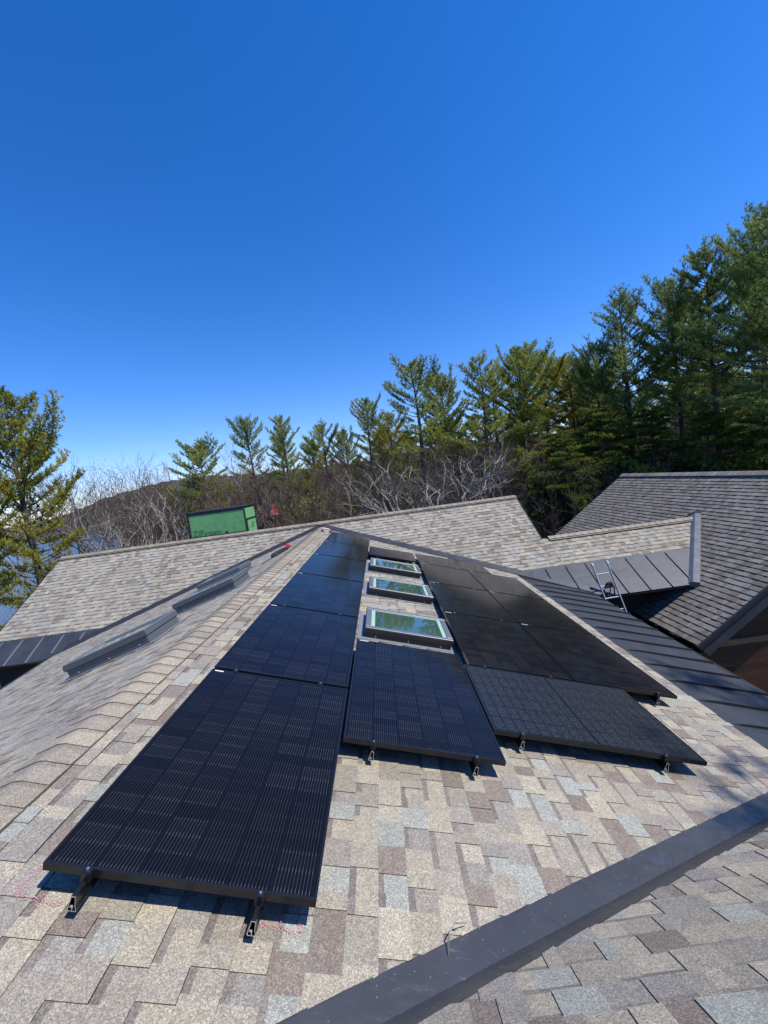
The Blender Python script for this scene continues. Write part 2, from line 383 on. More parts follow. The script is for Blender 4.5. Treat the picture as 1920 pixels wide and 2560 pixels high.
def shingles(name, parent, O, es, et, smin, smax, tmin, tmax, regions, seed, pal=PAL, band=BAND, m=None, ex=.143, thick=.0, edge=.22, label=None):
    """laminated shingle courses laid on a plane; es points down the slope, et along the courses"""
    rg = random.Random(seed); mb = MB()
    O, es, et = Vector(O), Vector(es).normalized(), Vector(et).normalized(); nn = es.cross(et)
    if nn.z < 0: nn = -nn
    flip = es.cross(et).z < 0
    def P(s, t, h): return O + es*s + et*t + nn*h
    nrow = int(math.ceil((smax-smin)/ex))
    for i in range(nrow):
        s0 = smin + i*ex; s1 = min(s0+ex, smax)
        t = tmin - rg.random()*.3; tooth = rg.random() < .5
        while t < tmax:
            wd = rg.choice((.07, .09, .11, .13, .15, .17, .22))*rg.uniform(.9, 1.1)
            t1 = min(t+wd, tmax); tt = max(t, tmin)
            if t1 > tt:
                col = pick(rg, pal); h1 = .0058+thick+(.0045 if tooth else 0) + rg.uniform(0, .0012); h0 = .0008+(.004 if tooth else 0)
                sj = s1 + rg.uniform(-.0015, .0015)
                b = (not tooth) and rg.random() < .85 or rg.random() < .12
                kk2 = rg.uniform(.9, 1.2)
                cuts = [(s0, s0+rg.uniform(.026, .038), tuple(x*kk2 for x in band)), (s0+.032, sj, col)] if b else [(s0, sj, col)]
                if b: cuts[1] = (cuts[0][1], sj, col)
                for (a0, a1, cc) in cuts:
                    for reg in regions:
                        q = clip([(a0, tt), (a1, tt), (a1, t1), (a0, t1)], reg)
                        if len(q) < 3: continue
                        hh = lambda s: h0 + (h1-h0)*(s-s0)/ex
                        top = [P(s, u, hh(s)) for s, u in q]; bot = [P(s, u, -.003) for s, u in q]
                        if flip: top.reverse(); bot.reverse()
                        mb.face(top, cc); kk = len(top); dk = tuple(x*edge for x in cc)
                        for e in range(kk):
                            mb.face([bot[e], bot[(e+1) % kk], top[(e+1) % kk], top[e]], dk)
            t = t1 if t1 > t else tmax; tooth = not tooth if rg.random() < .8 else tooth
    o = mb.build(name, m or M_SH, parent, colors=True)
    if label: o['label'] = label
    return o

house = empty('house', 'brown shingled house roof carrying the solar panels, with standing seam metal eaves', 'house', (0, 5, -5.5))
def hp(o):   # keep world placement of a part under the house
    return o
house.location = (0, 0, 0)
wing = empty('house_wing', 'darker grey shingled gable roof with cedar boarded end at the right, below the tall pines', 'house')

# --- slope A (panels)
esA = (CA_, 0, -SA); ysl = lambda x: x/CA_
lenA = (XE0-XR)/CA_
# in plan: s -> x = XR + s*CA_ ; t -> y
OA = Vector((XR, 0, ZR))
def regA(lo_off, hi_off):
    # y >= yval(x)+lo ; y <= yFv(x)-hi
    m1 = MC*CA_; c1 = yval(XR)+lo_off
    m2 = -(TA/SF)*CA_; c2 = YF0-hi_off
    return [(m1, -1, -c1), (-m2, 1, c2), (1, 0, lenA), (-1, 0, -.10)]
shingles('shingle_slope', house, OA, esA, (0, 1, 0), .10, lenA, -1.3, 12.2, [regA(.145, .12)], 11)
# --- slope B
AB = math.atan(TB); CB, SB = math.cos(AB), math.sin(AB)
# eave of B is slightly skewed: through (-6.07,5.96) and (-7.3,8.7)
kb = (-7.3+6.07)/(8.7-5.96)
regB = [(-1, 0, -.10), ((TB/TC)*CB, -1, -(yval(XR)+.145)), ((TB/SF)*CB, 1, YF0-.12), (CB, kb, (XR+6.07)+kb*5.96)]
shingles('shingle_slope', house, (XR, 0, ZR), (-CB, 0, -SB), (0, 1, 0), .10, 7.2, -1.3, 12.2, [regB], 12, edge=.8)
# --- slope C (foreground right, past the valley)
AC = math.atan(TC); CC, SC = math.cos(AC), math.sin(AC)
YC0 = -3.3
# s down the slope (towards +y) from y=YC0 ; t = x
def rC(): # y <= yval(x)-off, y<= yvalB(x)-off
    off = .10
    return [[(CC, -MC, VC[1]-MC*VC[0]-off-YC0), (0, -1, -XR)], [(CC, (TB/TC), yval(XR)+(TB/TC)*XR-off-YC0), (0, 1, XR)]]
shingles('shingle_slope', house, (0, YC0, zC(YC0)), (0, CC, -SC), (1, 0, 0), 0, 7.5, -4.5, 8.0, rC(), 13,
         pal=[(tuple(x*.92 for x in c), wt) for c, wt in PAL])
# --- far slope F : s down toward -y from the ridge, t = x
AF = math.atan(SF); CF, SFs = math.cos(AF), math.sin(AF)
def rF_right(): # x>XR : y >= yFv(x)+off
    off = .13
    return [(CF, -(TA/SF), YRF-(YF0+(TA/SF)*XR)-off), (0, -1, -XR), (CF, 0, YRF-YM)]
def rF_left():
    off = .13
    return [(CF, (TB/SF), YRF-(YF0-(TB/SF)*XR)-off), (0, 1, XR), (CF, 0, YRF-YM), (0, -1, 9.47)]
XRK = 6.09
# shed end line in plan: (10.75,10.4)-(8.95,8.29)
kS = (10.4-8.29)/(10.75-8.95)
def shed_x(y): return 8.95+(y-8.29)/kS
YSR = 10.37
rs = (YRF-YSR)/CF
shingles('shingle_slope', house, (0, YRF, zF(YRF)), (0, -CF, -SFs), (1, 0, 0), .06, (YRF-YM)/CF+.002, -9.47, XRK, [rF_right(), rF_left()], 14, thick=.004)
shingles('shingle_slope', house, (0, YRF, zF(YRF)), (0, -CF, -SFs), (1, 0, 0), rs+.03, (YRF-YM)/CF+.002, XRK+.001, 10.9,
         [[(CF/kS, 1, shed_x(YRF)-.10)]], 15, thick=.004)

# --- decks just under the shingles
def deck(name, pts, parent, m=M_DARK, th=.03, off=.008):
    a, b, c = Vector(pts[0]), Vector(pts[1]), Vector(pts[2]); n = (b-a).cross(c-b).normalized()
    if n.z < 0: n = -n
    mb = MB(); mb.prism([Vector(p)-n*off for p in pts], -n*th); return mb.build(name, m, parent)
yv = yval
deck('roof_deck', [(XR, yv(XR), ZR), (XE1, yv(XE1), zA(XE1)), (6.5, yFv(6.5), zA(6.5)), (XR, YF0, ZR)], house)
deck('roof_deck', [(XR, yvalB(XR), ZR), (XR, YF0, ZR), (-7.3, yFv(-7.3), zB(-7.3)), (-5.2, 4.0, zB(-5.2)), (-4.6, yvalB(-4.6), zB(-4.6))], house)
deck('roof_deck', [(-4.6, YC0, zC(YC0)), (8, YC0, zC(YC0)), (8, yv(8), zC(yv(8))), (XR, yv(XR), zC(yv(XR))), (-4.6, yvalB(-4.6), zC(yvalB(-4.6)))], house)
deck('roof_deck', [(-9.47, YRF, zF(YRF)), (-9.47, 8.62, zF(8.62)), (-7.3, 8.6, zF(8.6)), (XR, YF0, zF(YF0)), (XRK, 8.6, zF(8.6)), (XRK, YRF, zF(YRF))], house)
deck('roof_deck', [(XRK+.002, YSR, zF(YSR)), (XRK+.002, 8.3, zF(8.3)), (8.9, 8.3, zF(8.3)), (10.66, YSR, zF(YSR))], house)
# back slopes so that the far volumes are closed
deck('back_slope', [(-9.47, YRF, zF(YRF)), (XRK, YRF, zF(YRF)), (XRK, YRF+3.6, zF(YRF)-2.1), (-9.47, YRF+3.6, zF(YRF)-2.1)], house, off=.012)
deck('back_slope', [(XRK+.002, YSR, zF(YSR)), (10.66, YSR, zF(YSR)), (10.66, YSR+2, zF(YSR)-1.2), (XRK+.002, YSR+2, zF(YSR)-1.2)], house, off=.012)
deck('back_slope', [(-4.6, YC0, zC(YC0)), (8, YC0, zC(YC0)), (8, YC0-3, zC(YC0)-1.7), (-4.6, YC0-3, zC(YC0)-1.7)], house, off=.012)

# --- valley flashings
def strip(name, pts_top, th, m, parent, seg=1, wav=0.0, seed=1):
    """pts_top: (a0,b0,b1,a1) quad; subdivided along its length, slightly oil-canned"""
    rg = random.Random(seed); mb = MB(); a0, b0, b1, a1 = map(Vector, pts_top)
    n = (b0-a0).cross(a1-a0).normalized()
    if n.z < 0: n = -n
    rows = []
    for i in range(seg+1):
        k = i/seg; row = []
        for j in range(4):
            l = j/3; p = a0.lerp(a1, k).lerp(b0.lerp(b1, k), l)
            row.append(p + n*(wav*math.sin(3.1*k*seg/2+j)*rg.uniform(.3, 1) if 0 < j < 3 else 0))
        rows.append(row)
    for i in range(seg):
        for j in range(3):
            mb.face([rows[i][j], rows[i][j+1], rows[i+1][j+1], rows[i+1][j]])
    # skirt
    for e0, e1 in ((a0, b0), (b0, b1), (b1, a1), (a1, a0)):
        mb.face([e0, e1, e1-n*th, e0-n*th])
    o = mb.build(name, m, parent, smooth=False); return o
def PA(x, y, h=0.0): return Vector((x+h*SA, y, zA(x)+h*CA_))
def PB(x, y, h=0.0): return Vector((x-h*SB, y, zB(x)+h*CB))
def PC(x, y, h=0.0): return Vector((x, y+h*SC, zC(y)+h*CC))
def PF(x, y, h=0.0): return Vector((x, y-h*SFs, zF(y)+h*CF))
def PH(x, y, h=0.0): a = math.atan(TH); return Vector((x-h*math.sin(a), y, zH(x)+h*math.cos(a)))
vf = MB()
def two(mb, P1, P2, xs, off1, off2, yf, hh):
    for i in range(len(xs)-1):
        x0, x1 = xs[i], xs[i+1]
        mb.face([P1(x0, yf(x0)+off1, hh), P1(x1, yf(x1)+off1, hh), P1(x1, yf(x1), hh*.6), P1(x0, yf(x0), hh*.6)])
        mb.face([P1(x0, yf(x0), hh*.6), P1(x1, yf(x1), hh*.6), P2(x1, yf(x1)-off2, hh), P2(x0, yf(x0)-off2, hh)])
xs = [XR+.3*i for i in range(0, 29)]
def wob(x): return 0.004*math.sin(x*9)+.003*math.sin(x*23+1)
mb = MB()
two(mb, PA, PC, xs, .150, .105, lambda x: yval(x), .006)
mb.build('valley_flashing', M_VAL, house)
mb = MB()
xsb = [XR-.3*i for i in range(0, 15)]
two(mb, PB, PC, xsb, .150, .105, lambda x: yvalB(x), .006)
mb.build('valley_flashing', M_METAL, house)
mb = MB(); xs2 = [XR+.25*i for i in range(0, 22)]+[4.88, 5.6, 6.5]
def twoF(mb, P1, xs, lo, hi):
    for i in range(len(xs)-1):
        x0, x1 = xs[i], xs[i+1]; y0, y1 = yFv(x0), yFv(x1)
        mb.face([P1(x0, y0-lo, .014), P1(x1, y1-lo, .014), P1(x1, y1, .008), P1(x0, y0, .008)])
        mb.face([P1(x0, y0, .008), P1(x1, y1, .008), PF(x1, y1+hi, .016), PF(x0, y0+hi, .016)])
twoF(mb, PA, xs2, .17, .17); mb.build('valley_flashing', M_METAL, house)
mb = MB(); twoF(mb, PB, [XR-.3*i for i in range(0, 23)], .17, .17); mb.build('valley_flashing', M_METAL2, house)

# --- standing seam metal eave strips (> rib)
eave = MB()
eave_x = lambda y: 6.19 if y < 4.2 else 6.19+.30*((y-4.2)/4.1)
ys = [1.0+.5*i for i in range(0, 16)]
pans = []
ey = [y for y in [1.05+.47*i for i in range(-1, 17)]]
mb = MB()
for i in range(len(ey)-1):
    y0, y1 = ey[i], min(ey[i+1], 8.9)
    if y0 > 8.8: break
    f0, f1 = (lambda y: max(y, 0))(y0), y1
    e0, e1 = eave_x(y0), eave_x(y1)
    ym = (y0+y1)/2
    for j in range(4):
        a_, b_ = j/4, (j+1)/4
        def q(k, y, e): x = 4.86+(e-4.86)*k; return PA(x, y, .006+.004*math.sin(k*5+y*3))
        mb.face([q(a_, y0, e0), q(b_, y0, e0), q(b_, y1, e1), q(a_, y1, e1)])
    mb.face([PA(e0, y0, .006), PA(e0, y0, -.05), PA(e1, y1, -.05), PA(e1, y1, .006)])
strA = mb.build('metal_eave', M_METAL, house)
for y in ey[1:]:
    if y > 8.3: break
    e = eave_x(y)+.01
    mb = MB(); hgt = .036
    p0, p1 = PA(4.87, y, .004), PA(e, y, .004)
    nA_ = Vector((SA, 0, CA_))
    # low tapered start, full height towards the eave
    prof = [(4.87, .004), (5.0, .028), (5.15, hgt), (e, hgt), (e, .0)]
    mb.prism([PA(x, y-.009, h) for x, h in prof], (0, .018, 0)); mb.build('rib', M_METAL2, strA)
# far left metal band
def bandF(x0, x1, y0, y1, ribs, rm, hgt, xcut=None):
    mb = MB()
    xsx = [x0]+[r for r in ribs if x0 < r < x1]+[x1]
    for i in range(len(xsx)-1):
        a_, b_ = xsx[i], xsx[i+1]
        ya, yb = max(y0, yFv(a_)-.0) if a_ < XRK else y0, max(y0, yFv(b_)) if b_ < XRK else y0
        if ya >= y1 and yb >= y1: continue
        mb.face([PF(a_, min(ya, y1-.01), .006), PF(b_, min(yb, y1-.01), .006), PF(b_, y1+.01, .012), PF(a_, y1+.01, .012)])
    o = mb.build('metal_eave', M_METAL, house)
    mb = MB(); mb.prism([PF(x0, y0, .006), PF(x0, y0, -.09), PF(x0, y0+.03, -.09), PF(x0, y0+.03, .0)], (((min(x1, -7.3) if x1 < 0 else x1)-x0), 0, 0)); mb.build('drip_edge', M_METAL2, o)
    for r in ribs:
        yl = max(y0, yFv(r)+.12) if (r < XRK) else y0
        if yl > y1-.1: continue
        mb = MB(); prof = [(y1-.01, .006), (y1-.12, hgt), (yl, hgt), (yl, 0)]
        mb.prism([PF(r-.011, y, h) for y, h in prof], (.022, 0, 0)); mb.build('rib', rm, o)
    return o
M_RIBL = mat('sunlit_seam_metal', color=(.24, .25, .27), rough=.35, metal=.25)
bandF(-9.47, -5.4, 8.62, YM, [-9.1+.56*i for i in range(0, 7)], M_RIBL, .032)
oR = bandF(4.7, 8.93, 8.30, YM, [5.2, 5.72, 6.27, 6.80, 7.35, 7.90, 8.45, 8.99], M_METAL2, .036)
# last triangular bit toward the wing
mb = MB(); mb.face([PF(8.93, 8.3, .006), PF(shed_x(8.3), 8.3, .006), PF(shed_x(YM), YM, .010), PF(8.93, YM, .010)]); mb.build('end_pan', M_METAL, oR)

# --- rakes and trims
mb = MB(); mb.prism([PF(-9.47, YRF, .012), PF(-9.47, 8.6, .012), PF(-9.47, 8.6, -.18), PF(-9.47, YRF, -.18)], (-.03, 0, 0)); mb.build('rake_trim', M_METAL2, house)
mb = MB(); mb.prism([PF(XRK, YRF, .012), PF(XRK, YSR+.02, .012), PF(XRK, YSR+.02, -.2), PF(XRK, YRF, -.2)], (.03, 0, 0)); mb.build('rake_trim', M_METAL2, house)
# B drip edge
mb = MB(); pB = lambda t, h, o=0: PB(-6.07+(-1.23)*t-o, 5.96+2.74*t, h)
mb.prism([pB(-1.2, .012), pB(1.0, .012), pB(1.0, -.12), pB(-1.2, -.12)], (-.09, -.03, -.02)); mb.build('drip_edge', M_METAL2, house)
# raised metal end of the shed roof, lying on the wing roof
mb = MB()
b0 = Vector((8.93, 8.27, zF(8.27))); b1 = Vector((10.75, 10.42, zF(10.42)))
dr = (b1-b0); up_ = Vector((0, 0, 1)); outw = Vector((dr.y, -dr.x, 0)).normalized()
wL = .17; hT = .10
p = [b0-outw*wL+up_*.012, b0+up_*hT, b0+outw*.14+up_*(hT-.02), b0+outw*.14-up_*.05]
mb.prism([b0-outw*wL-up_*.02]+p[:1]+p[1:], dr); te = mb.build('end_flashing', M_GALV, house)
mb = MB(); mb.prism([b1-outw*.20+up_*.02, b1+up_*(hT+.01), b1+outw*.15+up_*(hT-.01), b1+outw*.13+up_*.02], dr.normalized()*.12+Vector((0, 0, -.02))); mb.build('end_cap', M_METAL2, te)

# --- ridge caps (> ridge vents under them)
def ridge_caps(name, p0, p1, prof, pitch, seed, pal, m, parent, vent=True, near_up=True):
    """prof: list of (side offset, drop) across the ridge; caps overlap along p0->p1, butts face p0"""
    rg = random.Random(seed); p0, p1 = Vector(p0), Vector(p1); d = (p1-p0); L = d.length; d.normalize()
    side = Vector((d.y, -d.x, 0)).normalized(); mb = MB(); n = int(L/pitch)
    for i in range(n+1):
        a_, b_ = i*pitch, min((i+1)*pitch, L)
        if b_-a_ < .02: continue
        c = pick(rg, pal)
        def sec(t, lift): return [p0+d*t+side*s+Vector((0, 0, z+lift)) for s, z in prof]
        l0, l1 = .0075+rg.uniform(0, .0015), .002
        tb_ = b_-.03; lm = l0+(l1-l0)*((tb_-a_)/(b_-a_))
        s0, sm, s1 = sec(a_, l0), sec(tb_, lm), sec(b_, l1); u0 = sec(a_, -.006)
        for k in range(len(prof)-1):
            mb.face([s0[k+1], s0[k], sm[k], sm[k+1]][::-1], c); mb.face([sm[k+1], sm[k], s1[k], s1[k+1]][::-1], tuple(x*.5+y*.5 for x, y in zip(BAND, c)))
            mb.face([u0[k], u0[k+1], s0[k+1], s0[k]], tuple(x*.5 for x in c))
        for k in (0, len(prof)-1):
            dn = Vector((0, 0, -.012)); mb.face([s0[k], s0[k]+dn, s1[k]+dn, s1[k]], tuple(x*.4 for x in c))
    return mb.build(name, m, parent, colors=True)
def profile(hw, ta, tb2, lift, round_=.03):
    # side>0 falls with ta, side<0 falls with tb2
    ps = []
    for s in (-hw, -hw*.5, -round_, -round_*.4, round_*.4, round_, hw*.5, hw):
        t = ta if s > 0 else tb2
        zz = -t*abs(s)
        if abs(s) <= round_+1e-6: zz = -t*round_*.35*(abs(s)/round_) - t*round_*.5
        ps.append((s, zz+lift))
    return ps
PALC = [((.38, .335, .255), 30), ((.345, .305, .24), 30), ((.31, .275, .22), 15)]
# near ridge: p0 at the near end (toward the camera); side = +x
ridge_caps('ridge_cap', (XR, yval(XR)+.2, ZR), (XR, YF0-.05, ZR), profile(.165, TA, TB, .016), .155, 5, PALC, M_SH, house)
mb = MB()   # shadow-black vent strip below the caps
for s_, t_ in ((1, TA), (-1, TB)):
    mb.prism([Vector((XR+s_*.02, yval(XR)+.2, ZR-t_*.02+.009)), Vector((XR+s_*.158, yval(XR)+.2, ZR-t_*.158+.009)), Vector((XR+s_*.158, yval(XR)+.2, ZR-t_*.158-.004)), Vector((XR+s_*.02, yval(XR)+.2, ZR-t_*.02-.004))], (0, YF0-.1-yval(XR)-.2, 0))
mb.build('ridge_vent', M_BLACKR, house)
ridge_caps('ridge_cap', (-9.47, YRF, zF(YRF)), (XRK+.02, YRF, zF(YRF)), profile(.17, SF, SF, .05), .2, 6, [(tuple(x*.85 for x in c), t) for c, t in PALC], M_SH, house)
mb = MB(); mb.box((-9.47, YRF-.15, zF(YRF)-.10), (XRK+9.47, 0, 0), (0, .3, 0), (0, 0, .082)); mb.build('ridge_vent', M_BLACKR, house)
ridge_caps('ridge_cap', (XRK+.2, YSR, zF(YSR)), (shed_x(YSR)-.12, YSR, zF(YSR)), profile(.17, SF, SF, .045), .2, 7, PALC, M_SH, house)
mb = MB(); mb.box((XRK+.2, YSR-.145, zF(YSR)-.095), (shed_x(YSR)-XRK-.4, 0, 0), (0, .29, 0), (0, 0, .075)); mb.build('ridge_vent', M_BLACKR, house)

# --- walls under the roofs
mb = MB()
mb.box((-5.2, -3.0, -6.0), (10.9, 0, 0), (0, 12, 0), (0, 0, 3.85)); mb.build('wall', M_SHADED, house)
mb = MB(); mb.box((-9.1, 9.0, -6.0), (15.0, 0, 0), (0, 6.6, 0), (0, 0, 4.0)); mb.box((5.95, 9.1, -6.0), (2.6, 0, 0), (0, 3.0, 0), (0, 0, 3.75)); mb.build('wall', M_SHADED, house)
for xg in (-9.1, 5.80):
    mb = MB(); mb.prism([(xg, 9.3, -2.0), (xg, 15.2, -2.0), (xg, 12.33, -.12)], (.12, 0, 0)); mb.build('gable_wall', M_WOOD, house)

# --- chimney chase with green sheathing behind the far ridge
cx0, cx1, cy0, cy1, cz0, cz1 = -5.2, -3.17, 12.62, 13.65, -.6, 1.05
mb = MB(); mb.box((cx0, cy0, cz0), (cx1-cx0, 0, 0), (0, cy1-cy0, 0), (0, 0, cz1-cz0)); chim = mb.build('chimney', M_GREEN, house); chim['label'] = 'boxy chimney chase clad in green sheathing with black taped seams'
mb = MB(); t_ = .003
def tp(a_, b_, c_, d_): mb.box(a_, b_, c_, d_)
fy = cy0-.004
mb.box((cx0-.004, fy, cz1-.10), (cx1-cx0+.004, 0, 0), (0, .004, 0), (0, 0, .10))
mb.box((cx0-.004, fy, cz0), (.075, 0, 0), (0, .0035, 0), (0, 0, cz1-cz0-.11))
mb.box((cx1-.055, fy, cz0), (.059, 0, 0), (0, .0035, 0), (0, 0, cz1-cz0-.11))
mb.box((cx0+.08, fy, .10), (cx1-cx0-.14, 0, 0), (0, .0035, 0), (0, 0, .11))
mb.box((cx0+1.25, fy, .211), (.09, 0, 0), (0, .0035, 0), (0, 0, .07))
# side face seams
mb.box((cx1, cy0+.002, cz1-.06), (.004, 0, 0), (0, cy1-cy0, 0), (0, 0, .06))
mb.box((cx1, cy0+.002, .56), (.004, 0, 0), (0, cy1-cy0, 0), (0, 0, .07))
mb.box((cx1, cy0+.002, cz0), (.0042, 0, 0), (0, .10, 0), (0, 0, 1.15))
mb.build('seam_tape', M_TAPE, chim)
mb = MB(); mb.box((cx0-.03, cy0-.03, cz1), (cx1-cx0+.06, 0, 0), (0, cy1-cy0+.06, 0), (0, 0, .035)); mb.build('chimney_cap', M_METAL2, chim)
def lettering(txt, size, mw, m, parent, name='printed_lettering'):
    cu = bpy.data.curves.new('txt', 'FONT'); cu.body = txt; cu.size = size; cu.extrude = .0006
    o = bpy.data.objects.new('txt', cu); scene.collection.objects.link(o)
    bpy.context.view_layer.update()
    me = bpy.data.meshes.new_from_object(o.evaluated_get(bpy.context.evaluated_depsgraph_get()))
    bpy.data.objects.remove(o); me.materials.clear(); me.materials.append(m)
    q = bpy.data.objects.new(name, me); scene.collection.objects.link(q); q.parent = parent; q.matrix_world = mw; return q
lettering('ZIP', .27, Matrix.Translation((cx0+.13, cy0-.0045, .235)) @ Matrix.Rotation(R(90), 4, 'X') @ Matrix.Shear('XZ', 4, (0, 0)), M_INK, chim)
lettering('system', .21, Matrix.Translation((cx0+.52, cy0-.0045, .235)) @ Matrix.Rotation(R(90), 4, 'X'), M_INK, chim)
lettering('ZIP', .26, Matrix.Translation((cx1+.0045, cy0+.82, .45)) @ Matrix.Rotation(R(90), 4, 'Z') @ Matrix.Rotation(R(90), 4, 'X') @ Matrix.Rotation(R(180), 4, 'Z'), M_INK, chim)

# --- wing roof H
AH = math.atan(TH); CH, SH = math.cos(AH), math.sin(AH)
lenH = (XHR-XHE)/CH
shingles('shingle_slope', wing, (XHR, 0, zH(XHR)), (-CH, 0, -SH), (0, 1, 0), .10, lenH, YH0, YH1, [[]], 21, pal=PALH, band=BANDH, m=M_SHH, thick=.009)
deck('roof_deck', [(XHR, YH0+.01, zH(XHR)), (XHE, YH0+.01, zH(XHE)), (XHE, YH1, zH(XHE)), (XHR, YH1, zH(XHR))], wing, th=.05, off=.01)
deck('back_slope', [(XHR, YH0+.01, zH(XHR)), (XHR, YH1, zH(XHR)), (XHR+4.54, YH1, zH(XHE)), (XHR+4.54, YH0+.01, zH(XHE))], wing, th=.05, off=.01)
ridge_caps('ridge_cap', (XHR, YH0, zH(XHR)), (XHR, YH1, zH(XHR)), profile(.17, TH, TH, .06), .2, 8, [(tuple(x*1.25 for x in c), t) for c, t in PALH], M_SHH, wing)
mb = MB(); mb.box((XHR-.14, YH0+.02, zH(XHR)-.10), (.28, 0, 0), (0, YH1-YH0-.03, 0), (0, 0, .07)); mb.build('ridge_vent', M_BLACKR, wing)
# near rake: metal edge, fascia
mb = MB(); mb.prism([PH(XHR, YH0, .012), PH(XHE-.02, YH0, .012), PH(XHE-.02, YH0, -.07), PH(XHR, YH0, -.07)], (0, -.05, 0)); mb.build('rake_trim', M_METAL2, wing)
mb = MB(); mb.prism([PH(XHR, YH0+.03, -.075), PH(XHE, YH0+.03, -.075), PH(XHE+.04, YH0+.03, -.34), PH(XHR, YH0+.03, -.34)], (0, -.04, 0)); mb.build('fascia', M_METAL, wing)
mb = MB(); mb.prism([PH(XHE, YH0, .0), PH(XHE, YH0, -.16), PH(XHE+.05, YH0, -.16), PH(XHE+.05, YH0, -.02)], (0, YH1-YH0, 0)); mb.build('drip_edge', M_METAL2, wing)
mb = MB()
gy = YH0+.42
mb.prism([(XHE+.35, gy, zH(XHE+.35)-.12), (XHE+.35, gy, -6), (XHR+4, gy, -6), (XHR+4, gy, zH(XHE+.35)-.12), (XHR, gy, zH(XHR)-.14)], (0, 9.2, 0)); mb.build('gable_wall', M_WOOD, wing)
mb = MB(); mb.box((XHE+.30, gy-.03, -3.40), (8.0, 0, 0), (0, .028, 0), (0, 0, .13)); mb.build('trim_board', M_WOODL, wing)
mb = MB(); mb.box((XHE+.05, YH0+.04, zH(XHE)-.19), (.5, 0, 0), (0, 9.5, 0), (0, 0, .02)); mb.build('soffit', M_WOOD, wing)

# ------------------------------------------------------------------ skylights on the house
def skylight(PX0, x0, x1, y0, y1, up_dir, curb, label, tone):
    PX = lambda x, y, h: PX0(x, y, h*up_dir)
    """x0..x1 along slope (plan), y0..y1; PX(x,y,h) maps onto the slope"""
    root_mb = MB()
    def bx(mb, xa, xb, ya, yb, ha, hb):
        lo = [PX(xa, ya, ha), PX(xb, ya, ha), PX(xb, yb, ha), PX(xa, yb, ha)]; d = PX(xa, ya, hb)-PX(xa, ya, ha)
        mb.prism(lo, d)
    bx(root_mb, x0, x1, y0, y1, -.02, .078)
    s = root_mb.build('skylight', curb, house); bevel(s, .004); s['label'] = label
    mb = MB()  # base flashing flange around
    bx(mb, x0-.09, x1+.09, y0-.07, y1+.07, .009, .013)
    mb.build('base_flashing', M_LEAD, s)
    # cladding frame
    mb = MB(); o = .018; fwid = .07
    xa, xb, ya, yb = x0-o, x1+o, y0-o, y1+o
    bx(mb, xa, xb, ya, yb, .086, .125)
    bx(mb, xa+.012, xb-.012, ya+.012, yb-.012, .078, .086)
    f0 = mb.build('sash', curb, s); bevel(f0, .004)
    mb = MB()
    bx(mb, xa+.004, xb-.004, ya+.004, ya+fwid, .1255, .142)
    bx(mb, xa+.004, xb-.004, yb-fwid, yb-.004, .1255, .142)
    bx(mb, xa+.004, xa+fwid, ya+fwid+.001, yb-fwid-.001, .1255, .142)
    bx(mb, xb-fwid, xb-.004, ya+fwid+.001, yb-fwid-.001, .1255, .142)
    f = mb.build('frame', tone, s); bevel(f, .008, 3)
    mb = MB()
    q = fwid+.001; e = .045
    bx(mb, xa+q, xb-q, ya+q, ya+q+e*.6, .126, .1295); bx(mb, xa+q, xb-q, yb-q-e*.5, yb-q, .126, .1295)
    bx(mb, xa+q, xa+q+e, ya+q+e*.6, yb-q-e*.5, .126, .1295); bx(mb, xb-q-e, xb-q, ya+q+e*.6, yb-q-e*.5, .126, .1295)
    mb.build('glazing_edge', M_GEDGE, s)
    mb = MB(); bx(mb, xa+q+e, xb-q-e, ya+q+e*.6, yb-q-e*.5, .126, .129); mb.build('pane', M_GLASS, s)
    n = 3
    for i in range(n):
        xx = x0+(x1-x0)*(.12+.38*i); p = PX(xx, y0-.001, .035)
        mb = MB(); mb.tube([p, p+Vector((0, -.006, 0))], [.009, .006], 10); mb.build('screw', M_STEEL, s)
    return s
skylight(PA, 1.15, 2.16, 3.25, 4.00, 1, M_SKYD, 'nearest skylight of the row between the panels', M_SKYF)
skylight(PA, 1.15, 2.16, 5.06, 5.82, 1, M_SKYD, 'middle skylight of the row between the panels', M_SKYF)
skylight(PA, 1.13, 2.14, 6.80, 7.58, 1, M_SKYD, 'farthest skylight of the row between the panels', M_SKYF)
skylight(PB, -2.52, -1.47, 3.34, 4.08, 1.4, M_SKYB, 'nearest skylight left of the ridge', M_SKYF)
skylight(PB, -2.06, -1.02, 5.15, 5.90, 1.4, M_SKYB, 'second skylight left of the ridge', M_SKYF)
skylight(PB, -2.62, -1.66, 7.25, 8.00, 1.4, M_SKYB, 'farthest skylight left of the ridge', M_SKYF)

# pink chalk marks on the shingles
def chalk(pts, wd=.018):
    mb = MB(); rg = random.Random(len(pts)*7+int(pts[0][0]*100))
    for (xa, ya), (xb, yb) in zip(pts[:-1], pts[1:]):
        d = Vector((xb-xa, yb-ya, 0)); n_ = max(2, int(d.length/.02)); pr = Vector((-d.y, d.x, 0)).normalized()
        for i in range(n_):
            k0, k1 = i/n_, (i+1)/n_; a_ = Vector((xa, ya, 0)).lerp(Vector((xb, yb, 0)), k0); b_ = Vector((xa, ya, 0)).lerp(Vector((xb, yb, 0)), k1)
            w0, w1 = wd*rg.uniform(.5, 1.3)/2, wd*rg.uniform(.5, 1.3)/2
            j = [a_-pr*w0, b_-pr*w1, b_+pr*w1, a_+pr*w0]; mb.face([PA(q.x, q.y, .0125) for q in j])
    mb.build('chalk_mark', M_CHALK, house)
chalk([(-.11, .15), (-.13, .04), (-.12, -.02)], .03); chalk([(-.13, -.02), (.06, -.03)], .022); chalk([(-.03, .0), (-.01, -.05)], .03)
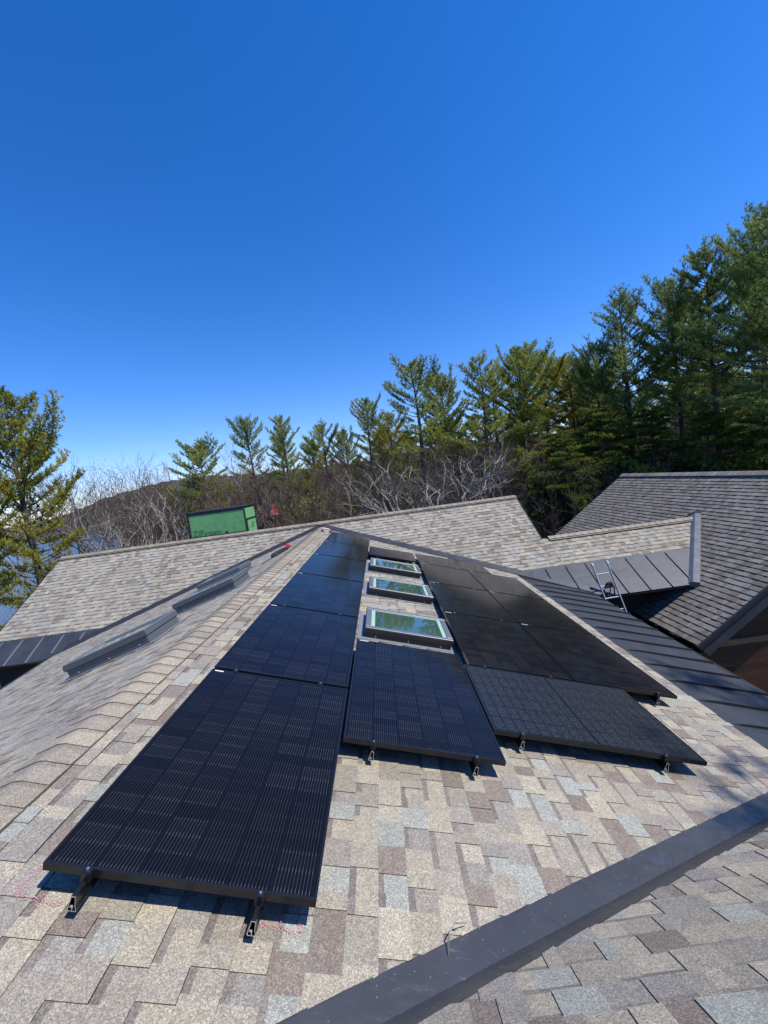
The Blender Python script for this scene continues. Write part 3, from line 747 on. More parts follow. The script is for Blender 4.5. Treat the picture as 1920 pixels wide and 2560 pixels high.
chalk([(.83, 0), (1.0, -.02), (.99, .03)], .022); chalk([(.91, .04), (.92, -.01)], .016); chalk([(1.0, 1.12), (1.18, 1.12)], .025)
chalk([(2.0, 1.10), (2.13, 1.09)], .03); chalk([(3.82, 1.68), (3.87, 1.55)], .04)

# ------------------------------------------------------------------ solar panels (things), in the panel plane
MP = Matrix(((CA_, 0, SA), (0, 1, 0), (-SA, 0, CA_))).to_4x4()   # columns: u, v, n
def place(o, u, v, h=0.0):
    o.matrix_world = MP @ Matrix.Translation((u, v, h)); return o
W_, L_ = 1.134, 1.722
def panel_meshes(w_, l_, m, landscape=False):
    fr = .0115; th = .035
    mb = MB()
    for a_ in ((0, 0, w_, fr), (0, l_-fr, w_, fr), (0, fr, fr, l_-2*fr), (w_-fr, fr, fr, l_-2*fr)):
        mb.box((a_[0], a_[1], -th), (a_[2], 0, 0), (0, a_[3], 0), (0, 0, th))
    f = mb.build('frame', M_BLACK); b = bevel(f, .0012, 1)
    mb = MB(); mb.box((fr, fr, -.008), (w_-2*fr, 0, 0), (0, l_-2*fr, 0), (0, 0, .0062)); g = mb.build('cell_glass', m)
    return f.data, g.data, f, g
def make_panel(proto, u, v, label, group='solar panels on the roof', lab=None):
    fd, gd = proto
    e = bpy.data.objects.new('solar_panel', None); scene.collection.objects.link(e); e.empty_display_size = .2
    tag(e, label, 'solar panel', group); place(e, u, v)
    for nm, d in (('frame', fd), ('cell_glass', gd)):
        o = bpy.data.objects.new(nm, d); scene.collection.objects.link(o); o.parent = e
    if lab:
        mb = MB(); mb.box((lab[0], lab[1], .0006), (lab[2], 0, 0), (0, lab[3], 0), (0, 0, .0008)); mb.build('sticker', M_WHITE, e)
    return e
def protos(w_, l_, m):
    fd, gd, f, g = panel_meshes(w_, l_, m); bpy.data.objects.remove(f); bpy.data.objects.remove(g); return fd, gd
P_P = protos(W_, L_, M_CELL); P_L = protos(L_, W_, M_POLY)
# landscape module with the plain cells: build portrait cells in rotated coordinates
P_L2 = protos(L_, W_, M_CELL); P_S = protos(W_, 1.09, M_CELL)
PITCHV = L_+.0385
ordn = ['nearest', 'second nearest', 'third nearest', 'fourth nearest', 'second farthest', 'farthest']
for i in range(6):
    make_panel(P_P, 0, i*PITCHV, '%s black solar panel of the long column beside the ridge' % ordn[i], lab=(.03, L_-.032, .07, .014) if i else (.03, L_-.032, .07, .014))
make_panel(P_P, 1.1539, 1.0875, 'single black solar panel just below the nearest skylight, with thin silver wires', lab=(.03, L_-.03, .10, .014))
make_panel(P_S, 1.158, 7.93, 'short black solar panel above the farthest skylight')
make_panel(P_L, 2.3059, 1.4518, 'wide textured black solar panel with a visible square grid, lowest at the right')
c3 = ['nearest', 'middle', 'farthest']
for i in range(3):
    make_panel(P_P, 2.3691, 2.6144+i*PITCHV, '%s panel of the glossy column next to the skylights, right of them' % c3[i], lab=(.02, L_-.02, .10, .012))
    make_panel(P_P, 2.3691+W_+.02, 2.6144+i*PITCHV, '%s panel of the outermost glossy column by the metal eave' % c3[i], lab=(.02, L_-.02, .10, .012))
make_panel(P_L2, 2.3691, 2.6144+3*PITCHV, 'wide glossy panel laid sideways at the far end by the right valley')

# mounting rails with cut silver ends
def rail(u, v0, v1, label, h=-.036):
    prof = [(-.016, 0), (.008, 0), (.010, -.010), (.018, -.052), (.026, -.058), (.026, -.066), (-.018, -.066), (-.018, -.058), (-.012, -.052)]
    e = bpy.data.objects.new('mounting_rail', None); scene.collection.objects.link(e); tag(e, label, 'rail', 'black mounting rails under the solar panels'); place(e, u, v0, h)
    L = v1-v0
    # hollow extrusion: outline shell drawn as a ring of thin walls
    mb = MB(); outl = [(-.010, 0), (.008, 0), (.010, -.040), (.016, -.060), (.014, -.066), (-.018, -.066), (-.022, -.060), (-.013, -.018)]
    n = len(outl); cx, cz = sum(p[0] for p in outl)/n, sum(p[1] for p in outl)/n
    inn = [(cx+(x-cx)*.80, cz+(z-cz)*.88) for x, z in outl]
    for k in range(n):
        k2 = (k+1) % n; a_, b_ = outl[k], outl[k2]; c_, d_ = inn[k], inn[k2]
        mb.face([(a_[0], 0, a_[1]), (a_[0], L, a_[1]), (b_[0], L, b_[1]), (b_[0], 0, b_[1])])
        mb.face([(c_[0], 0, c_[1]), (d_[0], 0, d_[1]), (d_[0], .4, d_[1]), (c_[0], .4, c_[1])])
    mb.build('rail_body', M_BLACK, e)
    mb = MB()
    for k in range(n):
        k2 = (k+1) % n; a_, b_ = outl[k], outl[k2]; c_, d_ = inn[k], inn[k2]
        mb.face([(a_[0], -.0006, a_[1]), (b_[0], -.0006, b_[1]), (d_[0], -.0006, d_[1]), (c_[0], -.0006, c_[1])])
    mb.box((-.004, -.0005, -.05), (.003, 0, 0), (0, .01, 0), (0, 0, -.013)); mb.box((-.012, -.0005, -.047), (.010, 0, 0), (0, .01, 0), (0, 0, -.003))
    mb.build('cut_end', M_ALU, e)
    # feet
    for k in range(int(L/1.2)+1):
        vv = .45+k*1.2
        if vv < L-.1:
            mb = MB(); mb.box((.028, vv, -.114+.002), (.006, 0, 0), (0, .05, 0), (0, 0, .085)); mb.box((.028, vv-.02, -.114), (.09, 0, 0), (0, .09, 0), (0, 0, .008)); mb.build('roof_foot', M_BLACK, e)
    return e
VT1 = 6*PITCHV-.04
rail(.188, -.08, VT1, 'left black rail end sticking out below the nearest panel of the ridge column')
rail(.900, -.08, VT1, 'right black rail end sticking out below the nearest panel of the ridge column')
rail(1.362, 1.0875-.05, 1.0875+L_-.1, 'left rail end under the single panel below the skylight')
rail(2.080, 1.0875-.05, 1.0875+L_-.1, 'right rail end under the single panel below the skylight')
rail(2.535, 1.4518-.04, 9.02, 'left rail end under the textured sideways panel')
rail(3.686, 1.4518-.04, 2.5, 'right rail end under the textured sideways panel')
rail(3.25, 2.66, 9.0, 'inner rail hidden under the glossy column beside the skylights')
rail(4.437, 2.6144-.04, 7.85, 'rail end beside the lower right corner of the outermost glossy panel')
rail(1.36, 7.90, 8.95, 'short left rail under the far panel above the skylights')
rail(2.08, 7.90, 8.95, 'short right rail under the far panel above the skylights')
# clamps
def clamp(u, v, end, label):
    e = bpy.data.objects.new('panel_clamp', None); scene.collection.objects.link(e); tag(e, label, 'clamp', 'small clamps holding the solar panels'); place(e, u, v)
    mb = MB()
    if end:
        mb.box((-.018, -.022, -.040), (.036, 0, 0), (0, .021, 0), (0, 0, .042)); mb.box((-.018, -.022, .0015), (.036, 0, 0), (0, .030, 0), (0, 0, .003))
    else:
        mb.box((-.018, -.011, -.03), (.036, 0, 0), (0, .022, 0), (0, 0, .03)); mb.box((-.018, -.024, .001), (.036, 0, 0), (0, .048, 0), (0, 0, .003))
    bevel(mb.build('clamp_body', M_BLACK, e), .001, 1)
    mb = MB(); mb.tube([(0, -.008 if end else 0, .0045), (0, -.008 if end else 0, .011)], .0065, 6); mb.build('bolt', M_STEEL, e)
    return e
for u, wd in ((.188, 'left'), (.900, 'right')):
    clamp(u, 0, True, '%s end clamp on the nearest edge of the ridge column' % wd)
    for i in range(1, 6): clamp(u, i*PITCHV-.019, False, '%s clamp between the %s and %s panels from the near end, ridge column' % (wd, ['', 'first', 'second', 'third', 'fourth', 'fifth'][i], ['', 'second', 'third', 'fourth', 'fifth', 'sixth'][i]))
for u, wd in ((1.362, 'left'), (2.08, 'right')):
    clamp(u, 1.0875, True, '%s end clamp on the near edge of the single panel below the skylight' % wd)
for u, wd in ((2.535, 'left'), (3.686, 'right')):
    clamp(u, 1.4518, True, '%s end clamp on the near edge of the textured panel' % wd)
clamp(4.437, 2.6144, True, 'end clamp on the near edge of the outermost glossy column')
for u, wd in ((2.535, 'left'), (3.25, 'right')):
    for i in range(0, 4): clamp(u, 2.6144+i*PITCHV-.019, False, '%s clamp at the %s seam of the glossy column beside the skylights' % (wd, ['nearest', 'second', 'third', 'farthest'][i]))
for u, wd in ((3.70, 'left'), (4.437, 'right')):
    for i in range(1, 3): clamp(u, 2.6144+i*PITCHV-.019, False, '%s clamp at the %s seam of the outermost glossy column' % (wd, ['', 'nearer', 'farther'][i]))

# ------------------------------------------------------------------ ladder
lad = empty('ladder', 'aluminium ladder leaning on the metal shed eave, its top rungs above the roof edge', 'ladder', (6.9, 7.9, -4.5))
lad.location = (0, 0, 0)
TL, TR_ = Vector((6.555, 8.42, -1.46)), Vector((6.935, 8.42, -1.45))
ax = (TL-Vector((6.73, 8.18, -2.50))).normalized()    # up along the rail
BL, BR = TL-ax*3.9, TR_-ax*3.9
sx = (TR_-TL).normalized(); nf = sx.cross(ax).normalized()
for p, q in ((TL, BL), (TR_, BR)):
    mb = MB(); mb.box(q-sx*.011-nf*.032, sx*.022, nf*.064, p-q); bevel(mb.build('side_rail', M_LADDER, lad), .004)
    mb = MB(); mb.box(p-sx*.021-nf*.042-ax*.05, sx*.042, nf*.084, ax*.085); bevel(mb.build('end_cap', M_WHITE, lad), .01)
k = .26
while k < 3.8:
    mb = MB(); a_, b_ = TL-ax*k, TR_-ax*k; mb.tube([a_, b_], .017, 8); mb.build('rung', M_LADDER, lad); k += .305
# tool bag hung on the ladder
bag = empty('tool_pouch', 'black tool pouch with a red strap hung on the second ladder rung', 'tool pouch')
pm = (TL-ax*.60).lerp(TR_-ax*.60, .55)
mb = MB(); rg = random.Random(3)
pts = []
mb.tube([pm+Vector((-.09, .0, .04)), pm+Vector((-.04, -.02, .09)), pm+Vector((.03, -.02, .10)), pm+Vector((.07, -.01, .05)), pm+Vector((.09, 0, -.02))], [.022, .034, .045, .036, .02], 8); mb.build('handle', M_FABRIC, bag)
mb = MB(); mb.box(pm+Vector((-.13, -.05, -.03)), (.20, 0, .015), (0, .06, 0), (0, 0, .05)); bevel(mb.build('pouch', M_FABRIC, bag), .012)
mb = MB(); mb.tube([pm+Vector((.07, -.04, .06)), pm+Vector((.10, -.05, .0)), pm+Vector((.12, -.04, -.05))], [.012, .018, .012], 7); mb.build('strap', M_RED, bag)
mb = MB(); mb.tube([pm+Vector((.02, -.03, -.03)), pm+Vector((-.02, -.02, -.18)), pm+Vector((.02, -.02, -.26))], [.012, .02, .015], 7); mb.tube([pm+Vector((.10, -.03, -.03)), pm+Vector((.11, -.02, -.20))], [.012, .02], 7); mb.build('hanging_strap', M_FABRIC, bag)

# black gloves / cord bundle with red end on slope B
hb = empty('tool_harness', 'black webbing harness with a red buckle lying on the shingles left of the ridge', 'harness')
def along(pts, h): return [PB(x, y, h) for x, y in pts]
rg = random.Random(8); mb = MB()
c0, c1 = Vector((-1.19, 8.10)), Vector((-.96, 8.80))
for i in range(9):
    pts = []
    for j in range(7):
        t = j/6; p = c0.lerp(c1, min(1, max(0, t+rg.uniform(-.08, .08))))
        pts.append(PB(p.x+rg.uniform(-.09, .09)*math.sin(math.pi*t*.9+.2), p.y, .02+rg.uniform(0, .07)))
    mb.tube(pts, [rg.uniform(.012, .022) for _ in pts], 6)
mb.build('webbing', M_FABRIC, hb)
mb = MB(); mb.tube([PB(-1.36, 7.78, .012), PB(-1.27, 7.95, .02), PB(-1.22, 8.05, .015), PB(-1.19, 8.15, .03)], [.008, .009, .010, .012], 6); mb.build('cord', M_FABRIC, hb)
mb = MB()
for i in range(5):
    a_ = Vector((-.93+rg.uniform(-.04, .04), 8.82+rg.uniform(-.07, .07))); mb.tube([PB(a_.x-.04, a_.y-.03, .03+.012*i), PB(a_.x, a_.y, .07+.012*i), PB(a_.x+.04, a_.y+.05, .04+.01*i)], [.02, .035, .022], 7)
mb.build('buckle', M_RED, hb)
# red twin tool at the end of the ridge
tl = empty('suction_lifter', 'small red twin-cup lifter sitting where the ridge meets the far roof', 'hand tool')
cA, cB = PA(-.40, 11.12, .05), PA(-.17, 11.2, .05)
for c in (cA, cB):
    mb = MB(); mb.tube([c+Vector((0, 0, -.05)), c+Vector((0, 0, -.02)), c+Vector((0, 0, .03)), c+Vector((0, 0, .045))], [.055, .05, .03, .01], 14); mb.build('cup', mat('dark_red_plastic', color=(.22, .03, .03), rough=.5) if c is cA else bpy.data.materials['dark_red_plastic'], tl)
mb = MB(); mb.tube([cA+Vector((0, 0, .03)), cA+Vector((.03, 0, .075)), cB+Vector((-.03, 0, .075)), cB+Vector((0, 0, .03))], .014, 8); mb.build('handle', M_WHITE, tl)
# wire hook and twig
mb = MB(); mb.tube([PA(-.50, 3.90, .05), PA(-.45, 3.98, .05), PA(-.41, 4.0, .045), PA(-.40, 3.93, .045), PA(-.44, 3.88, .045)], .0035, 5)
tag(mb.build('wire_hook', M_METAL2), 'bent bit of dark wire lying on the ridge caps', 'wire hook')
mb = MB(); mb.tube([PA(1.595, -.02, .012), PA(1.60, .03, .05), PA(1.63, .07, .055), PA(1.69, .10, .03)], [.0022, .003, .003, .002], 5); mb.tube([PA(1.63, .07, .055), PA(1.67, .075, .06)], [.002, .001], 5)
tag(mb.build('twig', M_BARKG), 'small dry twig lying across the edge of the metal valley', 'twig')

# ------------------------------------------------------------------ ground, lake, hill
def gz(x, y):
    z = -5.8
    z -= max(0, -x-9)*.20
    z += max(0, x-16)*.03
    return z + .35*mnoise.noise(Vector((x*.07, y*.07, 0)))
def grid(name, x0, x1, y0, y1, nx, ny, fz, m):
    v = []; f = []
    for j in range(ny+1):
        for i in range(nx+1):
            x = x0+(x1-x0)*i/nx; y = y0+(y1-y0)*j/ny; v.append((x, y, fz(x, y)))
    for j in range(ny):
        for i in range(nx):
            a_ = j*(nx+1)+i; f.append((a_, a_+1, a_+nx+2, a_+nx+1))
    me = bpy.data.meshes.new(name); me.from_pydata(v, [], f); me.update(); me.materials.append(m)
    me.polygons.foreach_set('use_smooth', [True]*len(me.polygons))
    o = bpy.data.objects.new(name, me); scene.collection.objects.link(o); return o
M_GROUND = mat('forest_floor', lambda n, b: n.links.new(ramp(n, noise(n, 1.2, 6, .7).outputs[0], [(.3, (.055, .042, .028)), (.55, (.10, .08, .05)), (.75, (.07, .085, .035))]), b.inputs['Base Color']), rough=.95, spec=.1)
def b_water(n, b):
    co = objco(n); mp = N(n, 'ShaderNodeMapping'); mp.inputs['Scale'].default_value = (1, 2.4, 1); n.links.new(co, mp.inputs[0])
    x = noise(n, 1.1, 5, .6, mp.outputs[0]); bump(n, b, x.outputs[0], .6, .35)
    b.inputs['Base Color'].default_value = (.02, .055, .11, 1); b.inputs['Roughness'].default_value = .12
tag(grid('ground', -260, 400, -60, 420, 90, 70, gz, M_GROUND), kind='structure')
mb = MB(); mb.face([(-2600, -1500, -13), (2600, -1500, -13), (2600, 3000, -13), (-2600, 3000, -13)]); tag(mb.build('lake', mat('lake_water', b_water)), kind='structure')
M_HILL = mat('wooded_hill', lambda n, b: n.links.new(ramp(n, noise(n, .11, 8, .8).outputs[0], [(.3, (.035, .048, .030)), (.5, (.075, .075, .052)), (.7, (.12, .105, .08))]), b.inputs['Base Color']), rough=.95, spec=.1)
def hz(x, y):
    # ridge line behind the lake, higher to the right
    r = math.exp(-((y-620)/150.0)**2)
    h = 12+34*(1/(1+math.exp(-(x+430)/60.0)))+14*math.exp(-((x+300)/90)**2)
    n_ = mnoise.noise(Vector((x*.012, y*.012, 3)))*5+mnoise.noise(Vector((x*.09, y*.09, 7)))*4.5+mnoise.noise(Vector((x*.3, y*.3, 9)))*1.5
    return -16 + r*(h+n_)
tag(grid('far_hill', -1300, 900, 330, 900, 420, 60, hz, M_HILL), kind='structure')

# ------------------------------------------------------------------ trees
def add_blades(mb, p, d, n, ln, wd, rg, shade):
    for _ in range(n):
        q = Vector((rg.gauss(0, 1), rg.gauss(0, 1), rg.gauss(0, 1))).normalized()
        v = (d*.75+q*.75).normalized()*ln*rg.uniform(.7, 1.2)
        s = v.cross(Vector((rg.gauss(0, 1), rg.gauss(0, 1), rg.gauss(0, 1)))).normalized()*wd*.5
        c = min(1, max(0, shade+rg.uniform(-.18, .18)))
        mb.face([p-s, p+s, p+v], (c, c, c))
def pine(seed, h, base, spread, m_need, blades=9, bl=.25, bw=.055, limbs=46, droop=.0, upsw=.35, density=1.0, bark=M_BARKP, top=1.0, lean=0.0, flag=0.0):
    """trunk mesh with limbs, crown mesh of needle plumes"""
    rg = random.Random(seed); tr = MB(); cr = MB()
    ph = rg.random()*6
    def axis(z): return Vector((lean*z+.18*math.sin(z*.35+ph)*z/h, .15*math.cos(z*.3+ph)*z/h, z))
    tr.tube([axis(h*i/12) for i in range(13)], [max(.02, .019*h*(1-i/12.0)**.8+.015) for i in range(13)], 8)
    # dead stubs below the crown
    for i in range(10):
        z = h*rg.uniform(.15, base); a_ = rg.random()*6.28; l = rg.uniform(.4, 1.4)
        p = axis(z); tr.tube([p, p+Vector((math.cos(a_)*l, math.sin(a_)*l, rg.uniform(-.1, .25)))], [.028, .008], 4, cap=False)
    for i in range(limbs):
        t = ((i+rg.random())/limbs); z = h*(base+(1-base)*t**.85)
        k = (z/h-base)/(1-base)
        env = (.55+.45*math.sin(min(1, k*2.0)*math.pi/2))*(1-k**2.6)**.6*(1+.28*math.sin(k*9+ph))
        l = max(.45, spread*env*rg.choice((.5, .7, .85, 1.0, 1.0, 1.2)))
        a_ = i*2.39996+rg.uniform(-.6, .6)
        p0 = axis(z); el = -.10+.80*k**2.0-droop+rg.uniform(-.15, .2)
        d = Vector((math.cos(a_)*math.cos(el), math.sin(a_)*math.cos(el), math.sin(el)))
        nseg = max(3, int(l/.5)); p = p0.copy(); pts = []
        for j in range(nseg+1):
            pts.append(p.copy()); d = (d+Vector((rg.uniform(-.14, .14), rg.uniform(-.14, .14), upsw*.22+rg.uniform(-.06, .06)-droop*.25))).normalized(); p = p+d*(l/nseg)
        r0 = .014+.011*l
        tr.tube(pts, [r0*(1-j/(nseg+1)*.8) for j in range(nseg+1)], 4, cap=False)
        sh = rg.uniform(.15, .85); first = .22 if k > .5 else .38
        for j in range(1, nseg+1):
            f = j/nseg
            if f < first and rg.random() < .8: continue
            dj = (pts[j]-pts[j-1]).normalized(); sidev = dj.cross(Vector((0, 0, 1))).normalized()
            for sgn in (-1, 1, 0):
                if rg.random() > density: continue
                tl = (.25+l*.26*(1.2-f*.75))*rg.uniform(.6, 1.25)
                td = (dj*.8+sidev*sgn*.85+Vector((0, 0, upsw*(.2+.5*k)+rg.uniform(-.1, .2)-droop))).normalized()
                q0 = pts[j]; n_ = max(2, int(tl/.13)); s2 = min(1, max(0, sh+rg.uniform(-.15, .15)))
                for s_ in range(1, n_+1):
                    q = q0+td*tl*s_/n_+Vector((rg.uniform(-.07, .07), rg.uniform(-.07, .07), rg.uniform(-.03, .04)))
                    add_blades(cr, q, (td+Vector((0, 0, .15+.4*k-droop))).normalized(), blades, bl, bw, rg, s2)
        add_blades(cr, pts[-1], d, blades*2, bl*1.1, bw, rg, sh)
    return tr, cr
def bare(seed, h, spread, depth=6, r0=.13, crook=.35, up_=.25, split=2, stems=1, twigs=True, kmin=3):
    rg = random.Random(seed); tr = MB(); tw = MB(); tips = []
    def grow(p, d, l, r, dep):
        n_ = 4; pts = [p.copy()]; q = p.copy(); dd = d.copy()
        for i in range(n_):
            dd = (dd+Vector((rg.gauss(0, crook*.5), rg.gauss(0, crook*.5), rg.gauss(0, crook*.35)+up_*.12))).normalized()
            q = q+dd*(l/n_); pts.append(q.copy())
        rr = [max(.004, r*(1-.35*i/n_)) for i in range(n_+1)]
        if r > .013: tr.tube(pts, rr, 6 if r > .05 else 4, cap=False)
        else: c_ = rg.random()*.7; tw.tube(pts, [x*.8 for x in rr], 3, cap=False, col=(c_, c_, c_))
        if dep <= 0: tips.append((q, dd)); return
        nb = split+(1 if rg.random() < .55 else 0)
        for b in range(nb):
            s = Vector((rg.gauss(0, 1), rg.gauss(0, 1), rg.gauss(0, .6))).normalized()
            nd = (dd*(.75 if b else 1.1)+s*rg.uniform(.45, .95)*spread+Vector((0, 0, up_*.5))).normalized()
            k_ = n_ if b < 2 else rg.randint(2, n_)
            grow(pts[k_], nd, l*rg.uniform(.62, .86), r*rg.uniform(.50, .68), dep-1)
    for s in range(stems):
        a_ = rg.random()*6.28; tl = .12 if stems == 1 else .35
        grow(Vector((math.cos(a_)*.15, math.sin(a_)*.15, 0)) if stems > 1 else Vector((0, 0, 0)), Vector((math.cos(a_)*tl, math.sin(a_)*tl, 1)).normalized(), h*.30, r0, depth)
    return tr, tw, tips
def mesh_of(mb, name, m, colors): o = mb.build(name, m, colors=colors); d = o.data; bpy.data.objects.remove(o); return d
TREE = {}
def pine_proto(key, m, **kw):
    tr, cr = pine(m_need=m, **kw); zm = max(v[2] for v in cr.v); TREE[key] = (mesh_of(tr, 'trunk', M_BARKP, False), mesh_of(cr, 'crown', m, True), zm)
def bare_proto(key, m, bud=None, **kw):
    tr, tw, tips = bare(**kw); rg = random.Random(5)
    zmax = max(v[2] for v in tw.v+tr.v)
    if bud:
        for p, d in tips:
            for _ in range(3):
                q = p+Vector((rg.gauss(0, .10), rg.gauss(0, .10), rg.gauss(0, .10))); add_blades(tw, q, d, 1, .12, .025, rg, .5)
    cm = mesh_of(tw, 'crown', M_TWIGR if bud else M_BRUSH, True)
    TREE[key] = (mesh_of(tr, 'trunk', m, False), cm, zmax)
def tree(key, x, y, ztop, rot, label, name, group, wide=1.0, cat='tree', zb=None):
    t, c, h = TREE[key]; z0 = gz(x, y) if zb is None else zb
    e = bpy.data.objects.new(name, None); scene.collection.objects.link(e); e.location = (x, y, z0-.1); e.rotation_euler = (0, 0, rot)
    s = (ztop-z0)/h; e.scale = (s*wide, s*wide, s); tag(e, label, cat, group)
    for nm, d in (('trunk', t), ('crown', c)):
        if d is None: continue
        o = bpy.data.objects.new(nm, d); scene.collection.objects.link(o); o.parent = e
    return e
pine_proto('airy', M_NEED, seed=1, h=17, base=.36, spread=3.3, limbs=58, density=.95, upsw=.5)
pine_proto('airy2', M_NEED, seed=2, h=17, base=.33, spread=3.2, limbs=66, density=.95, upsw=.45, lean=.01)
pine_proto('full', M_NEED, seed=3, h=18, base=.25, spread=4.3, limbs=100, density=1.0, upsw=.4)
pine_proto('yellow', M_NEEDY, seed=4, h=16, base=.18, spread=4.2, limbs=84, density=.95, upsw=.45)
pine_proto('broad', M_NEED, seed=15, h=13, base=.40, spread=4.2, limbs=70, density=1.0, upsw=.22)
pine_proto('tall', M_NEEDB, seed=6, h=20, base=.34, spread=4.8, limbs=92, density=.9, upsw=.35)
pine_proto('tall2', M_NEEDB, seed=7, h=20, base=.42, spread=5.0, limbs=80, density=.9, upsw=.4)
pine_proto('olive', M_NEEDY, seed=8, h=17, base=.28, spread=4.3, limbs=90, density=.95, upsw=.3)
pine_proto('hemlock', M_HEM, seed=9, h=11, base=.04, spread=3.0, limbs=95, density=1.0, upsw=.05, droop=.22, bw=.07)
bare_proto('gnarl', M_BARKG, seed=21, h=8.5, spread=1.0, depth=6, r0=.145, crook=.5, up_=.14, stems=3)
bare_proto('gnarl2', M_BARKG, seed=22, h=9.0, spread=.9, depth=6, r0=.14, crook=.42, up_=.2, stems=3)
bare_proto('slim', M_BARKB, seed=23, h=9, spread=.6, depth=6, r0=.10, crook=.25, up_=.45, bud=M_BUD)
bare_proto('slim2', M_BARKG, seed=24, h=9, spread=.7, depth=6, r0=.11, crook=.3, up_=.4)
bare_proto('sapling', M_BARKB, seed=25, h=9, spread=.55, depth=5, r0=.07, crook=.25, up_=.5, bud=M_BUD)
G1 = 'tall pines beyond the far roof'; G2 = 'bare leafless trees beyond the far roof'; G3 = 'dark tall pines behind the grey wing roof'; G4 = 'bushy hemlocks under the pines'
# left
tree('yellow', -16.9, 20, 8.9, 1.0, 'large yellow-green pine at the left frame edge, overhanging the lake', 'pine_tree', G1, .84)
tree('yellow', -18.6, 17.5, 6.0, 3.4, 'lower yellow pine crown in front of the lake at far left', 'pine_tree', G1, .85)
tree('gnarl2', -15.6, 22, 4.9, .4, 'pale bare tree right of the yellow pine, its limbs crossing the lake', 'bare_tree', G2, .8)
tree('slim2', -18.6, 29, 6.0, 2.0, 'slender bare tree against the far shore, left of the green chimney', 'bare_tree', G2, 1.0)
tree('gnarl', -13.6, 24, 4.1, 2.9, 'crooked pale tree leaning over the left end of the far ridge', 'bare_tree', G2, .8)
tree('slim', -16.9, 33, 6.2, 4.0, 'reddish budding bare tree between the pale trees and the lone pine', 'bare_tree', G2, 1.3)
tree('slim', -21.5, 36, 6.0, 5.0, 'reddish bare tree rising farthest left over the lake shore', 'bare_tree', G2, 1.3)
tree('broad', -15.2, 38, 8.0, 2.6, 'lone dark pine with flat wide tiers above the green chimney', 'pine_tree', G1, .82)
tree('slim2', -12.3, 35, 6.6, 1.3, 'thin pale bare tree right of the lone pine', 'bare_tree', G2, 1.0)
tree('airy', -11.5, 42, 10.2, 2.2, 'slim pointed pine, first of the row right of the lone pine', 'pine_tree', G1, .85)
tree('airy2', -7.5, 40, 9.2, .9, 'narrow brownish pine with a rounded top, second of the row', 'pine_tree', G1, .85)
tree('airy', -4.0, 44, 8.7, 4.1, 'low airy pine with two spreading tops above the roof ridge end', 'pine_tree', G1, .95)
tree('airy', 1.2, 40, 10.1, 5.3, 'leaning slim pine left of the two-topped tall pine', 'pine_tree', G1, .8)
tree('airy', 5.9, 37, 12.3, 3.1, 'tall sparse pine with a forked spiky top near the middle', 'pine_tree', G1, 1.0)
tree('full', 8.8, 39, 11.5, 1.1, 'fuller green pine just right of the forked pine', 'pine_tree', G1, .8)
tree('airy2', 11.9, 36, 11.4, 2.6, 'thin pine with a bare lower stem, left of the broad light green pines', 'pine_tree', G1, 1.0)
tree('full', 16.0, 38, 12.7, 4.4, 'tallest light green pine of the middle group', 'pine_tree', G1, .95)
tree('olive', 19.6, 41, 12.3, .2, 'olive pine shoulder to shoulder with the tallest middle pine', 'pine_tree', G1, 1.1)
tree('olive', 21.8, 40, 11.3, 2.0, 'yellowish pine left of the gap before the dark pines', 'pine_tree', G1, 1.1)
tree('full', 25.5, 44, 11.0, 3.0, 'small light pine in the gap before the dark pines', 'pine_tree', G1, .8)
tree('airy2', -9.4, 47, 8.3, .3, 'dim pine peeping between the first two pines right of the lone pine', 'pine_tree', G1, .95)
tree('olive', -5.6, 47, 7.4, 1.3, 'olive pine low between the rounded pine and the airy one', 'pine_tree', G1, .8)
tree('full', -1.6, 45, 8.0, 2.3, 'stocky pine left of the leaning slim pine', 'pine_tree', G1, .75)
tree('olive', 3.4, 43, 8.6, 3.3, 'yellowish pine behind the leaning and the forked pines', 'pine_tree', G1, .8)
tree('airy2', 14.2, 41, 10.6, 1.9, 'slim pine wedged left of the tallest light green pine', 'pine_tree', G1, .95)
for (x, y, zt, r_, k_, lb) in ((-14.6, 27, 4.6, 1.0, 'slim2', 'thin bare tree just left of the green chimney'), (-20.5, 31, 5.6, 2.0, 'slim', 'reddish bare tree over the lake behind the pale tree'), (-23.0, 33, 5.2, 3.0, 'slim2', 'bare tree over the lake close to the yellow pine'),
    (-17.4, 26, 5.0, 4.0, 'slim', 'brownish bare tree in front of the far shore'), (-19.2, 24.5, 4.4, 5.0, 'slim2', 'pale bare tree half behind the yellow pine'), (-12.6, 29, 4.0, .6, 'slim', 'reddish bare tree behind the green chimney'), (-24.5, 38, 6.6, 1.6, 'slim', 'farthest left bare tree against the hill')):
    tree(k_, x, y, zt, r_, lb, 'bare_tree', G2, 1.15)
# gnarled pale trees behind the far ridge
tree('gnarl', 5.6, 24, 3.9, .2, 'big crooked pale tree spreading right behind the ridge, left of the roof notch', 'bare_tree', G2, 1.2)
tree('gnarl2', 8.4, 25.5, 3.9, 1.9, 'twisted pale tree nearest the roof notch', 'bare_tree', G2, 1.15)
tree('gnarl', 2.4, 26, 3.8, 3.6, 'crooked pale tree above the middle of the far ridge', 'bare_tree', G2, 1.1)
tree('slim2', -1.2, 29, 3.9, .5, 'thin bare tree above the solar panel column', 'bare_tree', G2, 1.0)
tree('slim', -4.6, 30, 3.8, 1.5, 'brown bare tree above the upper end of the ridge', 'bare_tree', G2, 1.2)
tree('slim', 11.9, 31, 5.2, 2.5, 'brown bare tree in front of the light green pines', 'bare_tree', G2, 1.2)
